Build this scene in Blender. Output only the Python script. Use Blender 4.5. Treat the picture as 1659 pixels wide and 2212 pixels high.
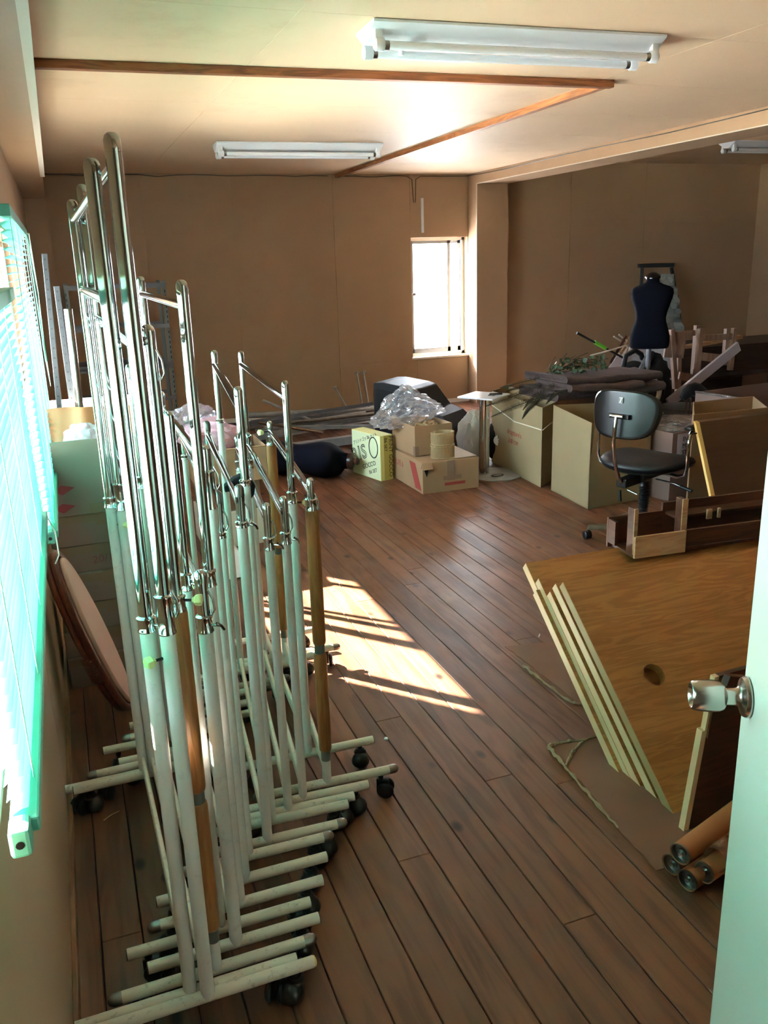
import bpy, bmesh, math, random
from mathutils import Vector, Matrix
random.seed(7)
for o in list(bpy.data.objects): bpy.data.objects.remove(o)
SC = bpy.context.scene
COL = SC.collection
PI = math.pi
# ------------------------------------------------------------------ camera
YAW, PITCH, ROLL, FPX, EYE = 0.3495785, 0.2898545, -0.0314031, 1832.5, 1.6
def _axes():
    ca, sa, cb, sb, cc, sc = math.cos(YAW), math.sin(YAW), math.cos(PITCH), math.sin(PITCH), math.cos(ROLL), math.sin(ROLL)
    r = Vector((ca, -sa, 0)); f0 = Vector((sa, ca, 0)); u0 = Vector((0, 0, 1))
    f = cb*f0 - sb*u0; u = cb*u0 + sb*f0
    return cc*r + sc*u, cc*u - sc*r, f
AR, AU, AF = _axes()
cam = bpy.data.cameras.new('camera'); co = bpy.data.objects.new('camera', cam); COL.objects.link(co)
cam.sensor_fit = 'HORIZONTAL'; cam.sensor_width = 36; cam.lens = FPX/1659*36; cam.clip_start = 0.02
co.matrix_world = Matrix(((AR.x, AU.x, -AF.x, 0), (AR.y, AU.y, -AF.y, 0), (AR.z, AU.z, -AF.z, EYE), (0, 0, 0, 1)))
SC.camera = co
EY = Vector((0, 0, EYE))
def _ray(x, y): return AR*((x-829.5)/FPX) - AU*((y-1106)/FPX) + AF
def onz(x, y, z=0.0): d = _ray(x, y); return EY + d*((z-EYE)/d.z)
def ony(x, y, Y): d = _ray(x, y); return EY + d*(Y/d.y)
def onx(x, y, X): d = _ray(x, y); return EY + d*(X/d.x)
# ------------------------------------------------------------------ light
w = bpy.data.worlds.new('world'); SC.world = w; w.use_nodes = True
nt = w.node_tree; nt.nodes.clear()
wo = nt.nodes.new('ShaderNodeOutputWorld'); bg = nt.nodes.new('ShaderNodeBackground')
tc = nt.nodes.new('ShaderNodeTexCoord'); sp = nt.nodes.new('ShaderNodeSeparateXYZ'); cr = nt.nodes.new('ShaderNodeValToRGB')
cr.color_ramp.elements[0].position = 0.0; cr.color_ramp.elements[0].color = (.80, .90, 1, 1)
cr.color_ramp.elements[1].position = 0.9; cr.color_ramp.elements[1].color = (.58, .76, 1, 1)
nt.links.new(tc.outputs['Generated'], sp.inputs[0]); nt.links.new(sp.outputs[2], cr.inputs[0])
nt.links.new(cr.outputs[0], bg.inputs[0]); nt.links.new(bg.outputs[0], wo.inputs[0])
bg.inputs[1].default_value = 13.0
sun = bpy.data.lights.new('sun', 'SUN'); so = bpy.data.objects.new('sun', sun); COL.objects.link(so)
sun.energy = 950; sun.angle = 0.009; sun.color = (1, .97, .92)
so.rotation_mode = 'QUATERNION'; so.rotation_quaternion = Vector((.532, -.622, -.574)).to_track_quat('-Z', 'Y')
so.location = (-6, 9, 8)
SC.view_settings.view_transform = 'Standard'; SC.view_settings.look = 'None'
SC.view_settings.gamma = 1; SC.view_settings.use_curve_mapping = False
SC.view_settings.exposure = 1.75
# ------------------------------------------------------------------ materials
def s2l(c): return tuple(((v/255+.055)/1.055)**2.4 if v > 10 else v/255/12.92 for v in c)
MATS = {}
def mat(name, rgb, rough=.6, metal=0, spec=.5, trans=0, emit=None, bump=0, bscale=60, var=0, vscale=3, alpha=1, stretch=(1, 1, 1), coat=0, dirt=None, dscale=8, damt=.5):
    if name in MATS: return MATS[name]
    m = bpy.data.materials.new(name); m.use_nodes = True; n = m.node_tree; N = n.nodes; L = n.links
    b = N['Principled BSDF']; c = s2l(rgb)
    b.inputs['Base Color'].default_value = (*c, 1); b.inputs['Roughness'].default_value = rough
    b.inputs['Metallic'].default_value = metal; b.inputs['Specular IOR Level'].default_value = spec
    b.inputs['Alpha'].default_value = alpha; b.inputs['Coat Weight'].default_value = coat
    if trans: b.inputs['Transmission Weight'].default_value = trans
    if emit: b.inputs['Emission Color'].default_value = (*s2l(emit[0]), 1); b.inputs['Emission Strength'].default_value = emit[1]
    t = N.new('ShaderNodeTexCoord'); mp = N.new('ShaderNodeMapping'); L.new(t.outputs['Object'], mp.inputs[0]); mp.inputs['Scale'].default_value = stretch
    col = None
    if var:
        nz = N.new('ShaderNodeTexNoise'); nz.inputs['Scale'].default_value = vscale; nz.inputs['Detail'].default_value = 5; L.new(mp.outputs[0], nz.inputs[0])
        rr = N.new('ShaderNodeValToRGB'); rr.color_ramp.elements[0].position = .3; rr.color_ramp.elements[1].position = .7
        rr.color_ramp.elements[0].color = (*[v*(1-var) for v in c], 1); rr.color_ramp.elements[1].color = (*[min(1, v*(1+var)) for v in c], 1)
        L.new(nz.outputs[0], rr.inputs[0]); col = rr.outputs[0]; L.new(col, b.inputs['Base Color'])
    if dirt:
        nz = N.new('ShaderNodeTexNoise'); nz.inputs['Scale'].default_value = dscale; nz.inputs['Detail'].default_value = 8; nz.inputs['Roughness'].default_value = .7; L.new(t.outputs['Object'], nz.inputs[0])
        rr = N.new('ShaderNodeValToRGB'); rr.color_ramp.elements[0].position = .56; rr.color_ramp.elements[1].position = .7
        rr.color_ramp.elements[0].color = (0, 0, 0, 1); rr.color_ramp.elements[1].color = (damt, damt, damt, 1); L.new(nz.outputs[0], rr.inputs[0])
        mx = N.new('ShaderNodeMix'); mx.data_type = 'RGBA'; L.new(rr.outputs[0], mx.inputs[0])
        if col: L.new(col, mx.inputs[6])
        else: mx.inputs[6].default_value = (*c, 1)
        mx.inputs[7].default_value = (*s2l(dirt), 1); L.new(mx.outputs[2], b.inputs['Base Color'])
    if bump:
        nz = N.new('ShaderNodeTexNoise'); nz.inputs['Scale'].default_value = bscale; nz.inputs['Detail'].default_value = 3; L.new(mp.outputs[0], nz.inputs[0])
        bp = N.new('ShaderNodeBump'); bp.inputs['Strength'].default_value = bump; bp.inputs['Distance'].default_value = .004; L.new(nz.outputs[0], bp.inputs['Height']); L.new(bp.outputs[0], b.inputs['Normal'])
    MATS[name] = m; return m
def wood(name, rgb, dark, axis=1, rough=.5, scale=1, knots=0, rnd=0, contrast=1, rvar=0, spec=.5):
    """grain running along the given object axis; knots and a per-object shift if asked"""
    m = bpy.data.materials.new(name); m.use_nodes = True; n = m.node_tree; N = n.nodes; L = n.links
    b = N['Principled BSDF']; b.inputs['Roughness'].default_value = rough; b.inputs['Specular IOR Level'].default_value = spec
    t = N.new('ShaderNodeTexCoord'); oi = N.new('ShaderNodeObjectInfo')
    sc = N.new('ShaderNodeVectorMath'); sc.operation = 'SCALE'; sc.inputs[0].default_value = (31, 17, 23); L.new(oi.outputs['Random'], sc.inputs['Scale'])
    ad = N.new('ShaderNodeVectorMath'); ad.operation = 'ADD'; L.new(t.outputs['Object'], ad.inputs[0]); L.new(sc.outputs[0], ad.inputs[1])
    mp = N.new('ShaderNodeMapping'); L.new(ad.outputs[0], mp.inputs[0])
    s = [9*scale]*3; s[axis] = .9*scale; mp.inputs['Scale'].default_value = s
    nz = N.new('ShaderNodeTexNoise'); nz.inputs['Scale'].default_value = 2.2; nz.inputs['Detail'].default_value = 6; nz.inputs['Distortion'].default_value = 1.2; L.new(mp.outputs[0], nz.inputs[0])
    wv = N.new('ShaderNodeMath'); wv.operation = 'MULTIPLY'; wv.inputs[1].default_value = 26*contrast; L.new(nz.outputs[0], wv.inputs[0])
    sn = N.new('ShaderNodeMath'); sn.operation = 'SINE'; L.new(wv.outputs[0], sn.inputs[0])
    mr = N.new('ShaderNodeMapRange'); mr.inputs[1].default_value = -1; mr.inputs[2].default_value = 1; L.new(sn.outputs[0], mr.inputs[0])
    n2 = N.new('ShaderNodeTexNoise'); n2.inputs['Scale'].default_value = 1.1; n2.inputs['Detail'].default_value = 3; L.new(mp.outputs[0], n2.inputs[0])
    mu = N.new('ShaderNodeMath'); mu.operation = 'MULTIPLY_ADD'; L.new(mr.outputs[0], mu.inputs[0]); mu.inputs[1].default_value = .45; L.new(n2.outputs[0], mu.inputs[2])
    rr = N.new('ShaderNodeValToRGB'); rr.color_ramp.elements[0].position = .3; rr.color_ramp.elements[1].position = 1.0
    rr.color_ramp.elements[0].color = (*s2l(rgb), 1); rr.color_ramp.elements[1].color = (*s2l(dark), 1); L.new(mu.outputs[0], rr.inputs[0]); col = rr.outputs[0]
    if rnd:
        hv = N.new('ShaderNodeHueSaturation'); m2 = N.new('ShaderNodeMapRange'); m2.inputs[3].default_value = 1-rnd; m2.inputs[4].default_value = 1+rnd; L.new(oi.outputs['Random'], m2.inputs[0])
        L.new(m2.outputs[0], hv.inputs['Value']); L.new(col, hv.inputs['Color']); col = hv.outputs[0]
    if knots:
        mk = N.new('ShaderNodeMapping'); L.new(ad.outputs[0], mk.inputs[0]); s = [1.0]*3; s[axis] = .6; mk.inputs['Scale'].default_value = s
        vo = N.new('ShaderNodeTexVoronoi'); vo.inputs['Scale'].default_value = knots; vo.inputs['Randomness'].default_value = 1; L.new(mk.outputs[0], vo.inputs[0])
        kr = N.new('ShaderNodeValToRGB'); kr.color_ramp.elements[0].position = .05; kr.color_ramp.elements[0].color = (1, 1, 1, 1); kr.color_ramp.elements[1].position = .14; kr.color_ramp.elements[1].color = (0, 0, 0, 1)
        e = kr.color_ramp.elements.new(.085); e.color = (.75, .75, .75, 1)
        L.new(vo.outputs['Distance'], kr.inputs[0]); mx = N.new('ShaderNodeMix'); mx.data_type = 'RGBA'; L.new(kr.outputs[0], mx.inputs[0]); L.new(col, mx.inputs[6])
        mx.inputs[7].default_value = (*s2l([v*.42 for v in dark]), 1); col = mx.outputs[2]
    L.new(col, b.inputs['Base Color'])
    bp = N.new('ShaderNodeBump'); bp.inputs['Strength'].default_value = .25; bp.inputs['Distance'].default_value = .001; L.new(mr.outputs[0], bp.inputs['Height']); L.new(bp.outputs[0], b.inputs['Normal'])
    if rvar:
        n3 = N.new('ShaderNodeTexNoise'); n3.inputs['Scale'].default_value = 5; n3.inputs['Detail'].default_value = 6; L.new(t.outputs['Object'], n3.inputs[0])
        r3 = N.new('ShaderNodeMapRange'); r3.inputs[1].default_value = .3; r3.inputs[2].default_value = .7; r3.inputs[3].default_value = rough-rvar; r3.inputs[4].default_value = rough+rvar
        L.new(n3.outputs[0], r3.inputs[0]); L.new(r3.outputs[0], b.inputs['Roughness'])
    MATS[name] = m; return m
def clear(name, tint=(1, 1, 1), gloss=.12, rough=.02, bump=0, bscale=20, haze=0.0, hazecol=(.9, .92, 1)):
    """thin clear sheet: see-through with a reflection and, if wanted, a milky part"""
    m = bpy.data.materials.new(name); m.use_nodes = True; n = m.node_tree; N = n.nodes; L = n.links; N.clear()
    o = N.new('ShaderNodeOutputMaterial'); tr = N.new('ShaderNodeBsdfTransparent'); tr.inputs[0].default_value = (*tint, 1)
    gl = N.new('ShaderNodeBsdfGlossy'); gl.inputs['Roughness'].default_value = rough; lw = N.new('ShaderNodeLayerWeight'); lw.inputs[0].default_value = .35
    ml = N.new('ShaderNodeMath'); ml.operation = 'MULTIPLY_ADD'; ml.inputs[1].default_value = 1-gloss; ml.inputs[2].default_value = gloss*.4; L.new(lw.outputs['Fresnel'], ml.inputs[0])
    mx = N.new('ShaderNodeMixShader'); L.new(ml.outputs[0], mx.inputs[0]); L.new(tr.outputs[0], mx.inputs[1]); L.new(gl.outputs[0], mx.inputs[2]); out = mx.outputs[0]
    if haze:
        df = N.new('ShaderNodeBsdfDiffuse'); df.inputs[0].default_value = (*hazecol, 1); tl = N.new('ShaderNodeBsdfTranslucent'); tl.inputs[0].default_value = (*hazecol, 1)
        a = N.new('ShaderNodeMixShader'); a.inputs[0].default_value = .5; L.new(df.outputs[0], a.inputs[1]); L.new(tl.outputs[0], a.inputs[2])
        c2 = N.new('ShaderNodeMixShader'); c2.inputs[0].default_value = haze; L.new(out, c2.inputs[1]); L.new(a.outputs[0], c2.inputs[2]); out = c2.outputs[0]
    if bump:
        nz = N.new('ShaderNodeTexNoise'); nz.inputs['Scale'].default_value = bscale; nz.inputs['Detail'].default_value = 3; t = N.new('ShaderNodeTexCoord'); L.new(t.outputs['Object'], nz.inputs[0])
        bp = N.new('ShaderNodeBump'); bp.inputs['Strength'].default_value = bump; bp.inputs['Distance'].default_value = .02; L.new(nz.outputs[0], bp.inputs['Height']); L.new(bp.outputs[0], gl.inputs['Normal']); L.new(bp.outputs[0], lw.inputs['Normal'])
    L.new(out, o.inputs[0]); MATS[name] = m; return m
def cloth_thin(name, rgb, back=.5, rough=.6):
    m = bpy.data.materials.new(name); m.use_nodes = True; n = m.node_tree; N = n.nodes; L = n.links; N.clear(); c = (*s2l(rgb), 1)
    o = N.new('ShaderNodeOutputMaterial'); p = N.new('ShaderNodeBsdfPrincipled'); p.inputs['Base Color'].default_value = c; p.inputs['Roughness'].default_value = rough
    tl = N.new('ShaderNodeBsdfTranslucent'); tl.inputs[0].default_value = c; mx = N.new('ShaderNodeMixShader'); mx.inputs[0].default_value = back
    L.new(p.outputs[0], mx.inputs[1]); L.new(tl.outputs[0], mx.inputs[2]); L.new(mx.outputs[0], o.inputs[0]); MATS[name] = m; return m
WALL = mat('wall_board', (168, 138, 108), .42, var=.06, vscale=1.3, bump=.05, bscale=90, spec=.45, dirt=(150, 112, 78), dscale=2.2, damt=.25)
CEIL = mat('ceiling_board', (214, 186, 154), .55, var=.04, vscale=1.2, spec=.2, dirt=(165, 128, 90), dscale=1.4, damt=.25)
EDGEW = mat('edge_white', (215, 205, 190), .5)
BATT = wood('batten_wood', (150, 92, 52), (96, 52, 28), 0, .55, 1, 2.0)
BATTY = wood('batten_wood_long', (165, 108, 62), (112, 66, 36), 1, .55, 1, 2.0)
FLOOR = wood('floor_pine', (120, 78, 54), (84, 52, 36), 1, .44, 1.0, 6.5, .12, .45, .08, .32)
SUBF = mat('subfloor_dark', (18, 12, 9), .9)
SKIRT = wood('skirting_wood', (160, 108, 72), (118, 74, 46), 1, .5, 1)
WHITE = mat('white_enamel', (212, 206, 200), .32, dirt=(120, 105, 84), dscale=34, damt=.22, coat=.2)
WHITEB = mat('white_enamel_bar', (212, 198, 180), .36, dirt=(70, 58, 46), dscale=60, damt=.5)
CHROME = mat('chrome', (205, 208, 210), .07, 1)
CHROMED = mat('worn_steel', (140, 140, 136), .28, 1, var=.2, vscale=20)
PIPEG = mat('pale_steel', (158, 162, 166), .42, .35, var=.15, vscale=14)
DARKM = mat('dark_metal', (62, 62, 60), .3, .8)
BLACKP = mat('black_plastic', (16, 17, 19), .38)
RUBBER = mat('rubber', (10, 10, 11), .6)
LEVER = mat('yellowed_plastic', (222, 216, 150), .45, spec=.4)
ENDCAP = mat('cap_yellow', (214, 180, 110), .5)
GRIP = wood('grip_wood', (172, 116, 66), (140, 88, 46), 2, .38, 1.5)
BAND = mat('band_grey', (112, 116, 112), .35, .6)
ALU = mat('aluminium', (196, 198, 200), .35, .7)
ALUW = mat('sash_pale', (225, 222, 214), .4)
GLASS = clear('window_glass', (.96, .98, .97), .08)
FROST = clear('frosted_glass', (.95, .97, .97), .05, .3, haze=.10)
TEAL = cloth_thin('teal_slat', (120, 210, 196), .22, .4)
TEALP = mat('teal_plastic', (92, 172, 152), .4)
CORD = mat('cord_pale', (205, 225, 210), .6)
LAMPW = mat('lamp_white', (228, 232, 236), .35)
TUBEW = mat('tube_glass_white', (236, 240, 244), .12)
CABLE = mat('cable_grey', (74, 68, 62), .6)
CARD = mat('cardboard', (156, 124, 92), .8, var=.05, vscale=4, bump=.1, bscale=40)
CARDL = mat('cardboard_pale', (148, 130, 98), .8, var=.05, vscale=4)
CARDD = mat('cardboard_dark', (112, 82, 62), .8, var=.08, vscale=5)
CARDG = mat('cardboard_grey', (130, 106, 98), .75, var=.05, vscale=3)
CARDW = mat('carton_white', (232, 226, 214), .6)
TAPE = mat('packing_tape', (138, 114, 96), .25, spec=.6)
NAVY = mat('navy_jersey', (11, 12, 24), .95, spec=.15, var=.1, vscale=30)
BROWNW = wood('neck_wood', (74, 40, 26), (44, 22, 14), 2, .3, 3)
MELA = wood('melamine_oak', (192, 132, 74), (160, 102, 54), 0, .36, 1.1, 0, 0, 1.3)
EDGEO = mat('board_edge', (236, 200, 158), .45, var=.04, vscale=5)
EDGEG = mat('board_edge_olive', (178, 150, 106), .5)
WALN = wood('dark_walnut', (98, 56, 34), (64, 34, 22), 0, .42, 1, 0, 0, .8)
WALNP = wood('panel_walnut', (88, 58, 36), (70, 44, 26), 0, .45, 1, 0, 0, .4)
PINE = wood('pale_pine', (206, 168, 130), (176, 132, 96), 0, .5, 1)
STOOLW = wood('stool_wood', (176, 148, 130), (140, 112, 96), 2, .55, 1)
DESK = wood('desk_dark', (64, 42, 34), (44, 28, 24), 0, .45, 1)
VINYL = mat('black_vinyl', (14, 16, 21), .5, bump=.08, bscale=200)
SHELL = mat('black_shell', (14, 13, 13), .28)
RUG = mat('brown_felt', (76, 62, 60), .95, var=.15, vscale=40, bump=.3, bscale=200)
LEAF = mat('leaf_green', (62, 84, 60), .5, var=.25, vscale=30)
FERN = mat('fern_green', (52, 62, 40), .55, var=.3, vscale=30)
STEM = mat('stem_brown', (54, 42, 34), .7)
BAG = clear('polythene', (.93, .94, .97), .3, .06, .9, 14, haze=.13)
BUBBLE = clear('bubble_wrap', (.8, .92, .92), .4, .12, 1, 60, haze=.5, hazecol=(.7, .85, .86))
PINKP = cloth_thin('pink_paper', (238, 200, 216), .35, .7)
PINKC = mat('pink_padding', (206, 160, 144), .8, bump=.1, bscale=300)
RATTAN = wood('rattan', (128, 62, 44), (84, 38, 28), 2, .3, 4)
STEELG = mat('grey_steel', (118, 120, 128), .42, .6, var=.1, vscale=12)
STEELD = mat('dark_steel', (72, 76, 80), .45, .6)
GREYP = mat('greyblue_paint', (120, 132, 136), .45, .3)
TVB = mat('tv_black', (15, 18, 26), .6)
# ------------------------------------------------------------------ mesh helpers
def bm_box(bm, x0, x1, y0, y1, z0, z1, M=None):
    v = [Vector((x, y, z)) for z in (z0, z1) for y in (y0, y1) for x in (x0, x1)]
    if M: v = [M @ p for p in v]
    v = [bm.verts.new(p) for p in v]
    for f in ((0, 2, 3, 1), (4, 5, 7, 6), (0, 1, 5, 4), (2, 6, 7, 3), (0, 4, 6, 2), (1, 3, 7, 5)): bm.faces.new([v[i] for i in f])
def frame_of(d):
    d = d.normalized(); a = Vector((0, 0, 1)) if abs(d.z) < .9 else Vector((1, 0, 0))
    u = d.cross(a).normalized(); return u, u.cross(d).normalized()
def bm_tube(bm, pts, r, n=12, cap=True, squash=None):
    pts = [Vector(p) for p in pts]; rs = r if isinstance(r, (list, tuple)) else [r]*len(pts); rings = []
    u = None
    for i, p in enumerate(pts):
        d = (pts[min(i+1, len(pts)-1)]-pts[max(i-1, 0)]).normalized()
        if u is None: u, v = frame_of(d)
        else:
            u = (u - d*u.dot(d)).normalized(); v = u.cross(d).normalized()
        k = squash or 1
        rings.append([bm.verts.new(p + (u*math.cos(2*PI*j/n)*k + v*math.sin(2*PI*j/n))*rs[i]) for j in range(n)])
    for a, b in zip(rings, rings[1:]):
        for j in range(n): bm.faces.new((a[j], a[(j+1) % n], b[(j+1) % n], b[j]))
    if cap: bm.faces.new(rings[0][::-1]); bm.faces.new(rings[-1])
def bm_lathe(bm, prof, n=20, M=None, sx=1, sy=1):
    rings = []
    for r, z in prof:
        if r < 1e-5: rings.append([bm.verts.new((M or Matrix()) @ Vector((0, 0, z)))])
        else: rings.append([bm.verts.new((M or Matrix()) @ Vector((r*sx*math.cos(2*PI*j/n), r*sy*math.sin(2*PI*j/n), z))) for j in range(n)])
    for a, b in zip(rings, rings[1:]):
        for j in range(n):
            k = (j+1) % n
            if len(a) == 1 and len(b) == 1: continue
            if len(a) == 1: bm.faces.new((a[0], b[j], b[k]))
            elif len(b) == 1: bm.faces.new((a[j], a[k], b[0]))
            else: bm.faces.new((a[j], a[k], b[k], b[j]))
def bm_prism(bm, poly, a, b):
    """poly: list of 3D points, extruded by vector b-a"""
    d = Vector(b)-Vector(a); A = [bm.verts.new(Vector(p)) for p in poly]; B = [bm.verts.new(Vector(p)+d) for p in poly]; n = len(A)
    bm.faces.new(A[::-1]); bm.faces.new(B)
    for i in range(n): bm.faces.new((A[i], A[(i+1) % n], B[(i+1) % n], B[i]))
def align(p, d, up=None):
    d = Vector(d).normalized(); u, v = frame_of(d)
    return Matrix(((u.x, v.x, d.x, p[0]), (u.y, v.y, d.y, p[1]), (u.z, v.z, d.z, p[2]), (0, 0, 0, 1)))
def obj(name, bm, m, parent=None, smooth=None, bevel=0, solid=0, sub=0):
    bmesh.ops.recalc_face_normals(bm, faces=bm.faces)
    me = bpy.data.meshes.new(name); bm.to_mesh(me); bm.free(); me.materials.append(m)
    o = bpy.data.objects.new(name, me); COL.objects.link(o)
    if parent:
        o.parent = parent; o.matrix_parent_inverse = parent_world(parent).inverted()
    if smooth is not None:
        for p in me.polygons: p.use_smooth = True
        if smooth: me.set_sharp_from_angle(angle=math.radians(smooth))
    if solid: md = o.modifiers.new('solid', 'SOLIDIFY'); md.thickness = solid; md.offset = 0
    if bevel: md = o.modifiers.new('bevel', 'BEVEL'); md.width = bevel; md.segments = 2; md.limit_method = 'ANGLE'
    if sub: md = o.modifiers.new('sub', 'SUBSURF'); md.levels = sub; md.render_levels = sub
    return o
def parent_world(p):
    m = p.matrix_basis.copy()
    if p.parent: m = parent_world(p.parent) @ p.matrix_parent_inverse @ m
    return m
def thing(name, label, cat, loc=(0, 0, 0), group=None):
    o = bpy.data.objects.new(name, None); o.empty_display_size = .05; COL.objects.link(o); o.location = loc
    return tag(o, label, cat, group)
def tag(o, label, cat, group=None):
    o['label'] = label; o['category'] = cat
    if group: o['group'] = group
    return o
def struct(o): o['kind'] = 'structure'; return o
def box(name, x0, x1, y0, y1, z0, z1, m, parent=None, bevel=0, M=None):
    b = bmesh.new(); bm_box(b, x0, x1, y0, y1, z0, z1, M); return obj(name, b, m, parent, bevel=bevel)
def tube(name, pts, r, m, parent=None, n=12, squash=None): b = bmesh.new(); bm_tube(b, pts, r, n, True, squash); return obj(name, b, m, parent, smooth=50)
def lathe(name, prof, m, parent=None, M=None, n=20, sx=1, sy=1, smooth=40): b = bmesh.new(); bm_lathe(b, prof, n, M, sx, sy); return obj(name, b, m, parent, smooth=smooth)
def text(name, s, size, loc, ex, ey, m, parent, ext=.0006, align_x='LEFT', shear=0):
    cu = bpy.data.curves.new(name, 'FONT'); cu.body = s; cu.size = size; cu.extrude = ext; cu.align_x = align_x; cu.resolution_u = 3; cu.shear = shear
    t = bpy.data.objects.new(name, cu); me = bpy.data.meshes.new_from_object(t); bpy.data.objects.remove(t)
    me.materials.clear(); me.materials.append(m)
    o = bpy.data.objects.new(name, me); COL.objects.link(o); ex = Vector(ex).normalized(); ey = Vector(ey).normalized(); ez = ex.cross(ey)
    me.transform(Matrix(((ex.x, ey.x, ez.x, loc[0]), (ex.y, ey.y, ez.y, loc[1]), (ex.z, ey.z, ez.z, loc[2]), (0, 0, 0, 1))))
    if parent: o.parent = parent; o.matrix_parent_inverse = parent_world(parent).inverted()
    return o
# ================================================================== STRUCTURE
XL, XB, XR, YF, YN, ZC = -0.17, 4.30, 8.27, 8.83, 0.12, 2.44
YP = 8.62
# floor: dark base with every pine plank on it
floor = struct(box('floor', -1.2, XR+.1, -1.6, YF+.2, -.12, -.022, SUBF))
rp = random.Random(3)
def add_plank(x0, x1, y0, y1):
    b = bmesh.new(); c = .0016; z = rp.uniform(-.0006, .0006)
    P0 = [(x0, y0), (x1, y0), (x1, y1), (x0, y1)]; P1 = [(x0+c, y0+c), (x1-c, y0+c), (x1-c, y1-c), (x0+c, y1-c)]
    v0 = [b.verts.new((*p, -.02)) for p in P0]; v1 = [b.verts.new((*p, z-.0018)) for p in P0]; v2 = [b.verts.new((*p, z)) for p in P1]
    for A, B in ((v0, v1), (v1, v2)):
        for i in range(4): b.faces.new((A[i], A[(i+1) % 4], B[(i+1) % 4], B[i]))
    b.faces.new(v2); obj('plank', b, FLOOR, floor)
PW = .0982
npl = 0
k = -1
while True:
    x0 = -.1 + k*PW; x1 = x0+PW-.003
    if x0 > XR: break
    xa = max(x0, XL)
    # far right columns stand behind the clutter: their planks run full length
    y = -1.5 if x0 < 1.6 else .2
    first = True
    while y < YF:
        ln = rp.choice((2.9, 3.65, 3.65)) if not first else rp.uniform(1.0, 3.6)
        if x0 > 4.6: ln = 12
        y1 = min(y+ln, YF); first = False
        if YF-y1 < .4: y1 = YF
        add_plank(xa, min(x1, XR), y, y1-.0015); npl += 1; y = y1
    k += 1
# left wall with its two openings
W1 = (.85, 2.36, .93, 1.58); W2 = (2.60, 5.83, .93, 1.76)
b = bmesh.new(); X0 = XL-.2
def wl(y0, y1, z0, z1): bm_box(b, X0, XL, y0, y1, z0, z1)
wl(-1.6, W1[0], 0, ZC); wl(W1[0], W1[1], 0, W1[2]); wl(W1[0], W1[1], W1[3], ZC); wl(W1[1], W2[0], 0, ZC)
wl(W2[0], W2[1], 0, W2[2]); wl(W2[0], W2[1], W2[3], ZC); wl(W2[1], YF+.2, 0, ZC)
wall_left = struct(obj('wall_left', b, WALL))
for (y0, y1, z0, z1) in [(-1.5, W1[0]-.03, .0, 2.18), (W1[0]-.027, W1[1]+.1, 0, .905), (W1[1]+.103, W2[1]+.02, 0, .905), (W2[1]+.023, 7.4, 0, 2.18), (7.403, 8.2, 0, 2.18), (W1[0]-.027, W1[1]+.1, W1[3]+.03, 2.18), (W1[1]+.103, W2[1]+.02, W2[3]+.03, 2.18)]:
    box('panel', XL-.001, XL+.003, y0, y1, z0, z1, WALL, wall_left)
struct(box('baseboard_left', XL+.003, XL+.016, -1.5, 8.5, -.001, .045, SKIRT, bevel=.002))
# far wall with its opening
W3 = (3.62, 4.295, .535, 1.805)
b = bmesh.new()
def wf(x0, x1, z0, z1): bm_box(b, x0, x1, YF, YF+.2, z0, z1)
wf(XL-.2, W3[0], 0, 2.75); wf(W3[0], W3[1], 0, W3[2]); wf(W3[0], W3[1], W3[3], 2.75); wf(W3[1], XR+.2, 0, 2.75)
wall_back = struct(obj('wall_back', b, WALL))
xs1 = ony(725, 600, YF).x
def fpan(x0, x1, z0, z1, t=.004): box('panel', x0, x1, YF-t, YF+.001, z0, z1, WALL, wall_back, bevel=.0008)
zj = ony(600, 502, YF).z
for x0, x1 in ((.012, .86), (.863, 1.72), (1.723, xs1)):
    fpan(x0, x1, .0, .62); fpan(x0, x1, .623, zj); fpan(x0, x1, zj+.003, ZC)
fpan(xs1+.004, W3[0]-.02, 0, .5, .007); fpan(xs1+.004, W3[0]-.006, .503, zj, .007); fpan(xs1+.004, W3[0]-.006, zj+.003, ZC, .007); fpan(W3[0]-.003, W3[1], W3[3]+.006, ZC, .007) ; fpan(W3[0]+.05, W3[1], 0, W3[2]-.03, .007)
xa, xb = ony(1228, 600, YF).x, ony(1530, 600, YF).x; zt = ony(1228, 485, YF).z
fpan(4.70, xa-.003, 0, 2.57); fpan(xa, (xa+xb)/2-.0015, 0, zt, .009); fpan((xa+xb)/2+.0015, xb, 0, zt, .009); fpan(xa, (xa+xb)/2, zt+.003, 2.57); fpan((xa+xb)/2+.003, XR, zt+.003, 2.57); fpan(xb+.003, XR, 0, zt)
struct(box('baseboard_back', .02, XB, YF-.03, YF-.008, 0, .045, ALUW, bevel=.002))
struct(box('wall_right', XR, XR+.2, .1, YF+.2, -.02, 2.75, WALL))
dr = struct(box('door_2', XR-.03, XR+.01, 6.3, 8.1, .0, 2.05, mat('dark_green_door', (62, 72, 70), .4)))
box('panel', XR-.036, XR-.028, 6.42, 7.98, .9, 1.95, mat('dark_pane', (40, 50, 52), .15), dr)
# near wall with the doorway the camera stands in, and the hall behind
b = bmesh.new(); bm_box(b, .62, XR+.2, YN-.02, YN+.1, 0, 2.75); bm_box(b, XL, .62, YN-.02, YN+.1, 2.04, 2.75)
struct(obj('wall_front', b, WALL))
b = bmesh.new(); bm_box(b, XL-.3, 1.4, -1.6, -1.5, 0, ZC); bm_box(b, 1.3, 1.4, -1.5, YN-.02, 0, ZC); struct(obj('wall_hall', b, mat('hall_wall', (196, 180, 156), .7)))
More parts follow.
